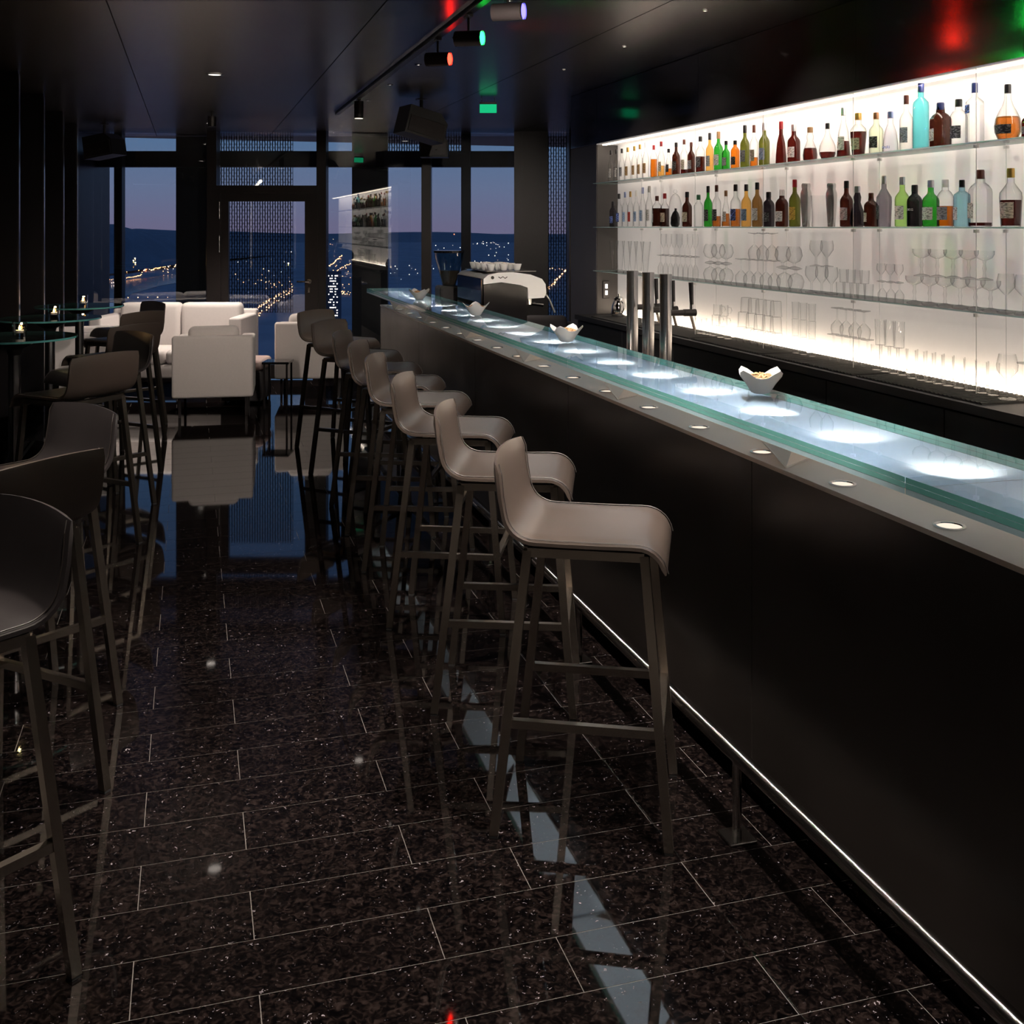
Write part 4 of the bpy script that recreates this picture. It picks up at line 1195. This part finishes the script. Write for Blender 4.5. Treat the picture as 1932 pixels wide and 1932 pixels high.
glass_row('pilsner', 'beer_glass', [cx3(c) for c in (270, 325, 385, 437, 492, 548)], z3, 'tall clear beer glass on the lowest shelf', 'tall beer glasses')
h = glass_row('flute', 'champagne_flute', [cx3(c) for c in lin(680, 985, 8)], z3, 'inverted champagne flute in the lower tier', 'champagne flutes', True, scale=.82)
glass_row('flute', 'champagne_flute', [cx3(c) for c in lin(705, 985, 7)], z3+h, 'upright champagne flute stacked on the lower tier', 'champagne flutes', False, scale=.82)
h = glass_row('snifter', 'brandy_glass', [cx3(c) for c in (1115, 1185, 1255)], z3, 'brandy glass in lower left stack on the lowest shelf', 'brandy glasses', True)
glass_row('snifter', 'brandy_glass', [cx3(c) for c in (1115, 1185, 1255)], z3+h, 'brandy glass in upper left stack on the lowest shelf', 'brandy glasses', False)
h = glass_row('wine', 'wine_glass', [cx3(c) for c in lin(1385, 1675, 5)], z3, 'inverted wine glass in the lower tier of the lowest shelf', 'inverted wine glasses', True)
glass_row('wine', 'wine_glass', [cx3(c) for c in (1500, 1575, 1655)], z3+h, 'inverted wine glass in the upper tier of the lowest shelf', 'inverted wine glasses', True)
h = glass_row('snifter', 'brandy_glass', [cx3(c) for c in (1765, 1865)], z3, 'brandy glass in the lower right stack', 'brandy glasses', True)
glass_row('snifter', 'brandy_glass', [cx3(c) for c in (1750, 1850)], z3+h, 'brandy glass in the upper right stack', 'brandy glasses', False)
h = glass_row('goblet', 'goblet', [cx2(c) for c in (70, 160, 245)], z3, 'stemmed goblet in the lower tier', 'goblets')
glass_row('goblet', 'goblet', [cx2(c) for c in (110, 205)], z3+h, 'stemmed goblet in the upper tier', 'goblets')
h = glass_row('small', 'shot_glass', [cx2(c) for c in (325, 385, 445, 505, 570)], z3, 'small straight glass in the lower row beside goblets', 'small glasses')
glass_row('small', 'shot_glass', [cx2(c) for c in (355, 415, 475, 535)], z3+h, 'small straight glass in the upper row beside goblets', 'small glasses')
h = glass_row('goblet', 'goblet', [cx2(c) for c in (690, 765, 840)], z3, 'inverted goblet left of the coupes', 'goblets', True, scale=.62)
glass_row('goblet', 'goblet', [cx2(c) for c in (680, 760, 835)], z3+h, 'upright goblet stacked left of the coupes', 'goblets', scale=.62)
h = glass_row('coupe', 'coupe_glass', [cx2(c) for c in lin(972, 1640, 6)], z3, 'champagne coupe in the lower tier', 'champagne coupes')
glass_row('coupe', 'coupe_glass', [cx2(c) for c in lin(1035, 1585, 5)], z3+h, 'champagne coupe in the upper tier', 'champagne coupes')
h = glass_row('wine', 'wine_glass', [cx2(c) for c in (1775, 1930)], z3, 'wine glass at the right end of the lowest shelf', 'wine glasses')
zc_ = 0.9965
Lc = 2.87
glass_row('tumbler', 'tumbler', [cx3(c) for c in (1035, 1085)], zc_, 'low tumbler on the back counter beside the mugs', 'tumblers', L=Lc)
zz = zc_
for q, (nm, xs) in enumerate((('lowest', (1140, 1205, 1270)), ('middle', (1165, 1225)), ('highest', (1180, 1235)))):
    zz += glass_row('mug', 'handled_mug', [cx3(c) for c in xs], zz, 'handled glass mug in the %s tier' % nm, 'handled mugs', L=Lc, scale=.72)
zz = zc_
for q, (nm, a, b, n_) in enumerate((('lowest', 1390, 1700, 6), ('middle', 1405, 1690, 5), ('highest', 1430, 1690, 5))):
    zz += glass_row('tumbler', 'tumbler', [cx3(c) for c in lin(a, b, n_)], zz, 'stacked tumbler in the %s tier' % nm, 'stacked tumblers', True, L=Lc, scale=.92)
zz = zc_
for nm in ('lowest', 'middle', 'highest'):
    zz += glass_row('patterned', 'patterned_glass', [cx2(c) for c in (-70, 0, 75)], zz, 'cut pattern glass in the %s tier beside tumblers' % nm, 'cut pattern glasses', L=Lc, scale=.56)
h = glass_row('wine', 'wine_glass', [cx2(c) for c in lin(262, 560, 5)], zc_, 'inverted wine glass in lower tier on the back counter', 'inverted counter wine glasses', True, L=Lc, scale=.88)
glass_row('wine', 'wine_glass', [cx2(c) for c in lin(295, 530, 4)], zc_+h, 'inverted wine glass in upper tier on the back counter', 'inverted counter wine glasses', True, L=Lc, scale=.88)
h = glass_row('patterned', 'patterned_glass', [cx2(c) for c in lin(640, 865, 4)], zc_, 'tall cut pattern glass in the lower tier', 'tall cut pattern glasses', L=Lc, scale=.74)
glass_row('patterned', 'patterned_glass', [cx2(c) for c in (675, 755, 835)], zc_+h, 'tall cut pattern glass in the upper tier', 'tall cut pattern glasses', L=Lc, scale=.74)
glass_row('highball', 'highball_glass', [cx2(c) for c in (950, 1030, 1105, 1180, 1265, 1360, 1460, 1565, 1660)], zc_, 'plain highball glass in the long row', 'highball glasses', L=Lc-.02, scale=.80)
glass_row('big_wine', 'balloon_glass', [cx2(1785)], zc_, 'large balloon wine glass at the right end of the counter', 'balloon glass', L=Lc-.04, scale=.80)
glass_row('wine', 'wine_glass', [cx2(1955)], zc_, 'inverted wine glass at the right picture edge', 'wine glass', True, L=Lc-.03)
# steel jug on the back counter
jg = empty('steel_jug', (2.86, t_at(1168, 2.86), zc_-.004)); tag(jg, 'shiny steel jug at the far end of the back counter', 'jug')
MB().lathe([(.052,0),(.056,.03),(.050,.08),(.034,.115),(.038,.13)], 20).build('body', 'chrome', jg, 50)
MB().tube([(0,-.045,.11),(0,-.08,.10),(0,-.085,.06),(0,-.052,.03)], .005, 8).build('handle', 'chrome', jg, 60)
MB().lathe([(.036,.13),(.02,.142),(.006,.146),(.008,.16)], 14).build('lid', 'chrome', jg, 50)
# ================================================================== BEER TAPS
for i, px in enumerate((1256, 1223, 1193)):
    t = t_at(px, 1.95)
    tp = empty('beer_tap', (1.95, t, 0.8805)); tag(tp, 'brushed steel beer tap column with black handle, %s' % ('nearest', 'middle one', 'farthest')[i], 'beer tap', 'beer taps behind the bar')
    MB().tube([(0,0,0), (0,0,0.530)], 0.0262, 28).build('column', 'steel_brushed', tp, 50)
    MB().lathe([(0.0268,0.530),(0.0268,0.5375)], 28).build('top_cap', 'steel_brushed', tp, 50)
    MB().lathe([(0.036,0),(0.036,0.008)], 24).build('base_ring', 'steel', tp, 50)
    am_ = MB().tube([(0.02,0,0.37), (0.085,0,0.37)], 0.013, 14).tube([(0.085,0,0.37), (0.140,0,0.37)], 0.0155, 14).build('tap_arm', 'black_frame', tp, 50)
    MB().tube([(0.122,0,0.385), (0.122,0,0.405)], 0.009, 12).build('collar', 'chrome', am_, 50)
    MB().tube([(0.122,0,0.405), (0.118,0,0.50)], 0.010, 12, radii=[0.0085,0.0105]).build('handle', 'black_gloss', am_, 50)
    MB().tube([(0.118,0,0.358), (0.125,0,0.335), (0.136,0,0.295)], 0.0065, 10).build('spout', 'leg_steel', am_, 60)

# ================================================================== COFFEE MACHINE, CUPS, GRINDER
CM = (1.83, 6.85, 0.8805)
cm = empty('coffee_machine', CM); tag(cm, 'white and black espresso machine behind the bar', 'coffee machine')
prof = [(0.0, 0.06), (0.0, 0.40), (0.03, 0.425), (0.10, 0.44), (0.20, 0.442), (0.32, 0.425), (0.40, 0.395), (0.425, 0.36), (0.43, 0.30), (0.415, 0.27), (0.31, 0.265), (0.30, 0.06)]
MB().extrude([(0.005,0.06),(0.005,0.36),(0.12,0.375),(0.25,0.355),(0.30,0.34),(0.30,0.06)], 0.0, 0.70).build('body', 'black_gloss', cm)
MB().extrude([(0.0,0.365),(0.0,0.40),(0.03,0.425),(0.10,0.44),(0.20,0.442),(0.32,0.425),(0.40,0.395),(0.425,0.36),(0.43,0.30),(0.415,0.27),(0.305,0.265),(0.302,0.338),(0.25,0.357),(0.12,0.377)], -0.012, 0.712).build('hood', 'porcelain', cm, 30)
hb = MB().lathe([(.011, 0), (.011, .003)], 14).build('badge', 'black_gloss', cm); hb.location = (.06, -.012, .408); hb.rotation_euler = (PI/2, 0, 0)
MB().tube([(.10,-.0135,.412),(.115,-.0135,.403),(.13,-.0135,.414),(.145,-.0135,.402),(.16,-.0135,.412)], .003, 5).build('emblem', 'seam', cm)
MB().rbox(-0.008, 0.004, 0.02, 0.68, 0.08, 0.40, .003, 1).build('back_panel', 'black_gloss', cm)
MB().rbox(0.0, 0.42, 0.0, 0.70, 0.03, 0.062, .006, 1).build('drip_tray', 'chrome', cm)
for y in (0.04, 0.66):
    for x in (0.05, 0.36): MB().tube([(x,y,0.0),(x,y,0.032)], .018, 10).build('foot', 'black_matte', cm)
for y in (0.18, 0.36, 0.54):
    g = MB().tube([(0.355,y,0.272),(0.355,y,0.215)], .034, 14).build('group_head', 'chrome', cm, 50)
    MB().tube([(0.355,y,0.222),(0.47,y,0.205)], .012, 10).build('portafilter', 'black_gloss', g, 50)
MB().tube([(0.40,0.03,0.29),(0.435,0.0,0.285),(0.455,-0.01,0.25),(0.485,-0.02,0.17)], .0075, 8).build('steam_wand', 'steel', cm, 60)
MB().rbox(0.04, 0.38, 0.05, 0.65, 0.442, 0.447, .002, 1).build('cup_rail', 'steel', cm)
cup = MB().lathe([(.016,0),(.020,.004),(.031,.04),(.033,.045)], 14, closed_top=False).mesh('cup', 'porcelain', 50)
n_ = 0
for j in range(4):
    for i in range(3):
        o = link('espresso_cup', cup, None, (CM[0]+0.08+i*.09, CM[1]+0.10+j*.15, CM[2]+.4475)); n_ += 1
        tag(o, 'white cup on the coffee machine, row %s from front, %s from the left' % (ORD[j], ORD[i]), 'cup', 'cups on the coffee machine')
gn = empty('coffee_grinder', (1.86, 7.95, .8805)); tag(gn, 'coffee grinder with clear bean hopper behind the espresso machine', 'grinder')
MB().rbox(-.09,.09,-.10,.10,0,.30,.02,2).build('body', 'black_matte', gn)
MB().lathe([(.05,.30),(.06,.34),(.105,.50),(.112,.545)], 20).build('hopper', 'table_glass', gn, 50)
MB().lathe([(.045,.305),(.055,.34),(.075,.41)], 18).build('beans', 'brown_weave', gn, 50)
MB().lathe([(.116,.545),(.116,.562)], 24).build('hopper_lid', 'black_gloss', gn, 50)
MB().tube([(.06,-.10,.29),(.13,-.16,.36),(.14,-.18,.46)], .010, 8).build('lever', 'steel', gn, 60)
# machine accessories on the worktop
tr = MB().lathe([(.05,0),(.055,.07),(.05,.075)], 18).build('milk_jug', 'chrome', None, 50); tr.location = (2.14, 6.55, .8805); tag(tr, 'small steel milk jug beside the coffee machine', 'jug')

# ================================================================== NUT BOWLS
def make_bowl():
    b = empty('nut_bowl')
    n = 24; vs = []; fs = []
    # square bowl with raised pointed corners, double walled
    def ringp(rad, z, lift, th=0.0):
        out = []
        for i in range(n):
            a = 2*PI*i/n
            c = math.cos(2*a)**2                    # 1 towards the corners
            r = rad*(1 + 0.30*lift*c)
            out.append((r*math.cos(a), r*math.sin(a), z + lift*0.026*(c**1.5)))
        return out
    rings = [ringp(.022,0,0), ringp(.030,.004,0), ringp(.046,.030,.3), ringp(.062,.052,1.0), ringp(.0605,.0525,1.0), ringp(.044,.032,.3), ringp(.028,.008,0), ringp(.012,.006,0)]
    for r in rings: vs += r
    for k in range(len(rings)-1):
        for i in range(n):
            j = (i+1) % n
            fs.append((k*n+i, k*n+j, (k+1)*n+j, (k+1)*n+i))
    fs.append(tuple(range(n))); fs.append(tuple((len(rings)-1)*n+i for i in reversed(range(n))))
    MB().add(vs, fs).build('bowl', 'bowl_white', b, 45)
    mb = MB(); rr = random.Random(3)
    for q in range(110):
        a = rr.uniform(0, 2*PI); r = .046*math.sqrt(rr.random()); z = .040 + .026*(1-(r/.055)**2)*rr.uniform(.5, 1)
        s = rr.uniform(.005, .008); c = Vector((r*math.cos(a), r*math.sin(a), z)); d = Vector((rr.uniform(-1,1), rr.uniform(-1,1), rr.uniform(-.4,.4))).normalized()*s*1.3
        mb.tube([c-d, c-d*.5, c+d*.5, c+d], s*.5, 6, radii=[s*.15, s*.55, s*.55, s*.15])
    o = mb.build('nuts', 'nut', b, 60); o['kind'] = 'stuff'
    return b
pb = make_bowl()
for i, (px, py) in enumerate(((1435, 742), (1069, 645), (898, 595), (791, 565))):
    p = px_on_z(px, py, 1.1052)
    o = pb if i == 0 else copy_tree(pb)
    o.location = (p.x, p.y, 1.1055); o.rotation_euler = (0, 0, .35 + .5*i)
    o.scale = (0.98,)*3
    tag(o, 'white pointed porcelain bowl of nuts on the glass bar, %s' % ('nearest', 'second from the camera', 'third from the camera', 'farthest')[i], 'bowl', 'nut bowls on the bar')

# ================================================================== LOUNGE SEATING
def armchair(name, xc, yc, rz, cl, label, w=0.70, d=0.70, h=0.72, cat='armchair', wide=1):
    """front is local +y; origin on the floor under the middle"""
    p = c2w(xc, yc, 0)
    a = empty(name, (p.x, p.y, 0), rz - PHI); tag(a, label, cat)
    x, y = w/2, d/2
    MB().rbox(-x, x, -y, -y+.10, .17, h-.05, .022, 3).build('back_panel', cl, a, 50)
    for s in (-1, 1): MB().rbox(s*x-(.12 if s > 0 else 0), s*x+(0 if s > 0 else .12), -y+.09, y, .17, h-.09, .022, 3).build('arm', cl, a, 50)
    MB().rbox(-x+.11, x-.11, -y+.09, y-.01, .17, .30, .02, 2).build('seat_base', cl, a, 50)
    cw = (w-.24)/wide
    for i in range(wide):
        x0 = -x+.12+i*cw
        MB().rbox(x0+.004, x0+cw-.004, -y+.14, y+.01, .30, .44, .045, 4).build('seat_cushion', cl, a, 60)
        bc = MB().rbox(x0+.004, x0+cw-.004, -y+.08, -y+.26, .40, h+.02, .05, 4).build('back_cushion', cl, a, 60)
    for sx in (-1, 1):
        for sy in (-1, 1):
            MB().bar((sx*(x-.06), sy*(y-.08), .17), (sx*(x-.06), sy*(y-.08), .0005), .022).build('leg', 'black_frame', a)
    return a
armchair('lounge_armchair', -2.60, 9.52, 0.20, 'cloth_grey', 'grey fabric armchair seen from behind, centre of the lounge', w=.67, d=.66, h=.745)
armchair('lounge_armchair', -1.97, 10.66, 0.14, 'cloth_grey', 'pale armchair seen from behind at the bar end', w=.66, d=.62, h=.76)
armchair('lounge_sofa', -3.32, 10.75, PI, 'cloth_white', 'white two seat sofa facing the bar', w=1.46, d=.74, h=.84, cat='sofa', wide=2)
armchair('lounge_armchair', -3.92, 9.62, -PI/2+.35, 'cloth_white', 'white armchair behind the high tables on the left', w=.70, d=.68, h=.80)
pf = empty('pouf', tuple(c2w(-2.48, 10.14, 0)), -PHI); tag(pf, 'dark pouf with a pink seat between the armchairs', 'pouf')
MB().rbox(-.19,.19,-.2,.2,.02,.30,.02,2).build('base', 'cloth_dark', pf, 50)
MB().rbox(-.20,.20,-.21,.21,.30,.40,.04,3).build('cushion', 'cloth_pink', pf, 60)
for sx in (-1,1):
    for sy in (-1,1): MB().tube([(sx*.15,sy*.16,0),(sx*.15,sy*.16,.03)], .012, 8).build('foot', 'black_matte', pf)
lt_ = empty('side_table', tuple(c2w(-2.10, 9.75, 0)), -PHI); tag(lt_, 'low black side table beside the grey armchair', 'table')
MB().rbox(-.12,.12,-.12,.12,.40,.42,.004,1).build('table_top', 'black_gloss', lt_)
for sx in (-1,1):
    for sy in (-1,1): MB().bar((sx*.10,sy*.10,.40),(sx*.10,sy*.10,.0005), .016).build('leg', 'black_frame', lt_)
armchair('lounge_sofa', 0.12, 10.6, PI, 'cloth_dark', 'dark grey sofa behind the coffee machine', w=1.1, d=.72, h=.72, cat='sofa', wide=2)

# ================================================================== CEILING FIXTURES
def downlight(L, t, label, power=0, lens='lens_white', angle=70, r=0.045, aim=None, col=(1.0, 0.87, 0.75), grp='recessed ceiling downlights', snoot=False):
    d = empty('downlight', (L, t, CEIL)); tag(d, label, 'downlight', grp)
    MB().lathe([(r*1.35, -.0005), (r*1.35, -.005), (r, -.006), (r*.9, -.002)], 24, closed_top=False, closed_bot=False).build('trim_ring', 'steel', d, 40)
    MB().lathe([(r*.9, -.0035), (r*.9, -.0015)], 20).build('lens', lens, d)
    if snoot: MB().lathe([(r*1.4, -.10), (r*1.4, -.006), (r*1.3, -.006), (r*1.3, -.10)], 24, closed_top=False, closed_bot=False).build('snoot', 'black_matte', d, 40)
    if power: lamp('downlight_beam', 'SPOT', power, col, d, (0, 0, -.012 if not snoot else -.105), r*.8, aim=aim or (0, 0, -2.6), angle=angle, blend=.7)
    return d
p = px_on_z(405, 140, CEIL); downlight(p.x, p.y, 'bright ceiling downlight left of the track', 52, angle=75, aim=(-.25, 2.2, -2.1))
p = px_on_z(398, 232, CEIL); downlight(p.x, p.y, 'ceiling downlight above the white sofa', 110, angle=80)
p = px_on_z(833, 238, CEIL); downlight(p.x, p.y, 'ceiling downlight near the loudspeaker', 38, angle=80)
p = px_on_z(1178, 87, CEIL); downlight(p.x, p.y, 'tiny ceiling downlight above the bar lane', 10, lens='lens_dim', angle=95, r=.012, aim=(.45, -.2, -1))
for i, t in enumerate((2.6, 3.6, 4.6, 6.6)):  # added fill lights that brighten the bottle fronts and caps
    downlight(2.3, t, 'added fill downlight over the bar lane, %s from the camera' % ORD[i], 10, lens='lens_dim', angle=95, r=.010, aim=(.45, -.2, -1))
# lights of the near part of the room, above the picture
for i, (L, t, pw) in enumerate(((0.0, 1.9, 24), (-0.20, 3.4, 70), (-0.35, 0.4, 30))):
    downlight(L, t, 'ceiling downlight over the near aisle, %s' % ('left of the bar', 'beside the high tables', 'closest to the camera')[i], pw*1.5, angle=85, snoot=True)

# added lights in a row, narrowly aimed to draw the foot rail's highlight
for i in range(6):
    d = empty('rail_fill_light', (1.36, 3.65 + i, CEIL)); tag(d, 'tiny added ceiling light aimed at the foot rail, %s from the camera' % ORD[i], 'downlight', 'added lights for the foot rail highlight')
    MB().lathe([(.022, -.0004), (.022, -.003), (.010, -.004), (.009, -.001)], 16, closed_top=False, closed_bot=False).build('trim_ring', 'black_frame', d, 40)
    MB().lathe([(.009, -.0025), (.009, -.001)], 12).build('lens', 'lens_white', d)
    lamp('rail_fill_beam', 'SPOT', 34, (1.0, 0.88, 0.77), d, (0, 0, -.012), .010, aim=(.03, -(3.65+i)*.537, -2.41), angle=15, blend=.5)

# track with coloured spots
TL = 1.23
tk = empty('light_track', (TL, 0, CEIL)); tag(tk, 'black lighting track running along the ceiling', 'track')
MB().box(-.018, .018, 0.3, 9.55, -.030, -.0006).build('rail', 'black_frame', tk)
MB().box(-.030, -.026, 0.3, 9.55, -.012, -.0006).box(.026, .030, 0.3, 9.55, -.012, -.0006).build('rail_flange', 'steel', tk)
def spot(t, label, lens, head_dir, power=0, col=(1,1,1), angle=30, ln=.125, r=.036, drop=.075, grp='spots on the light track'):
    s = empty('track_spot', (TL, t, CEIL-.030)); tag(s, label, 'spotlight', grp)
    d = Vector(head_dir).normalized()
    c = Vector((0, 0, -drop-r))
    MB().rbox(-.014, .014, -.035, .035, -.016, -.0004, .003, 1).build('adapter', 'black_frame', s)
    MB().tube([(0,0,-.016), (0,0,-drop-r*.6)], .006, 8).build('stem', 'black_frame', s)
    MB().tube([c-d*ln*.5, c+d*ln*.5], r, 22).build('head', 'black_frame', s, 50)
    MB().tube([c+d*ln*.5, c+d*(ln*.5+.006)], r*.98, 22, cap=False).build('bezel', 'steel', s, 50)
    MB().tube([c+d*ln*.5, c+d*(ln*.5+.003)], r*.86, 22).build('lens', lens, s)
    if power:
        q = c+d*(ln*.5+.02)
        lamp('spot_beam', 'SPOT', power, col, s, q, .02, aim=q+d, angle=angle, blend=.5)
def t_on(px, L=TL): return t_at(px, L)
hd = c2w(.95, -.32, 0); hd.z = -.02
spot(t_on(826), 'red spotlight on the ceiling track', 'lens_red', hd, 7, (1, .02, .01), 60)
spot(t_on(884), 'green spotlight on the ceiling track', 'lens_green', hd, 7, (.02, 1, .1), 60)
spot(t_on(958), 'blue spotlight on the ceiling track', 'lens_blue', hd, 4, (.1, .1, 1), 75)
spot(t_on(677), 'white spotlight at the far end of the track', 'lens_white', (0, 0, -1), 30, (1, .86, .70), 70, drop=.05)
for i, (t, tgt, pw) in enumerate(((3.5, (1.05, 6.6, .8), 62), (3.1, (1.05, 5.0, .8), 46), (2.7, (1.06, 3.7, .8), 68), (2.3, (1.08, 2.8, .8), 92), (1.6, (1.36, 2.3, .2), 20), (1.0, (1.37, 1.4, .2), 14))):
    spot(t, 'white track spotlight above the stools, %s' % ORD[i], 'lens_dim', (tgt[0]-TL, tgt[1]-t, tgt[2]-2.5), pw*1.5, (1, .88, .77), 75, grp='white spots on the near track')
# hanging speakers
def speaker(xc, yc, zb, w, h, d, rz, tilt, label):
    p = c2w(xc, yc, 0)
    s = empty('loudspeaker', (p.x, p.y, CEIL)); tag(s, label, 'loudspeaker', 'black loudspeakers under the ceiling')
    b = MB().extrude([(-w/2, -h/2), (w/2, -h/2), (w/2, h*.2), (w*.28, h/2), (-w/2, h/2)], -d/2, d/2).build('cabinet', 'black_matte', s)
    b.location = (0, 0, zb-CEIL); b.rotation_euler = (tilt[0], tilt[1], rz-PHI)
    g = MB().rbox(-w*.45, w*.45, -d/2-.008, -d/2, -h*.42, h*.15, .002, 1).build('front_grille', 'black_frame', b)
    MB().lathe([(.011, 0), (.011, .004)], 10).build('badge', 'steel', b).location = (w*.1, -d/2-.010, -h*.2)
    MB().tube([(0,0,-.001), (0,0,zb-CEIL+h*.35)], .014, 8).build('bracket_pole', 'black_frame', s)
    MB().rbox(-.04,.04,-.04,.04,-.006,-.0008,.001,1).build('ceiling_plate', 'black_frame', s)
speaker(bx(795, 8.6), 8.6, bz(236, 8.6), .34, .22, .24, .5, (0, .25), 'black loudspeaker hanging in front of the windows')
speaker(bx(820, 10.6), 10.6, bz(276, 10.6), .27, .22, .22, 0, (0, 0), 'black square loudspeaker hanging against the window beam')
speaker(bx(197, 10.7), 10.7, bz(276, 10.7), .33, .22, .22, -.3, (0, -.15), 'black loudspeaker hanging in the left window corner')
hc = empty('pendant_spot', tuple(c2w(bx(400, 9.6), 9.6, CEIL))); tag(hc, 'short black cylinder lamp hanging left of the door', 'lamp')
MB().tube([(0,0,-.0008), (0,0,-.035)], .008, 8).build('stem', 'black_frame', hc)
MB().tube([(0,0,-.035), (0,0,-.125)], .038, 20).build('body', 'black_frame', hc, 50)
# exit sign under the ceiling
p = c2w(bx(921, 8.5), 8.5, 0)
ex = empty('exit_sign', (p.x, p.y, CEIL), -PHI); tag(ex, 'small green lit exit sign hanging under the ceiling', 'exit sign')
MB().box(-.066, .066, -.008, .008, -.118, -.052).build('sign_panel', 'exit_green', ex)
MB().box(-.066, .066, -.014, .014, -.052, -.036).build('sign_housing', 'black_frame', ex)
for x in (-.05, .05): MB().tube([(x,0,-.036),(x,0,-.0006)], .003, 6).build('hanger', 'steel', ex)
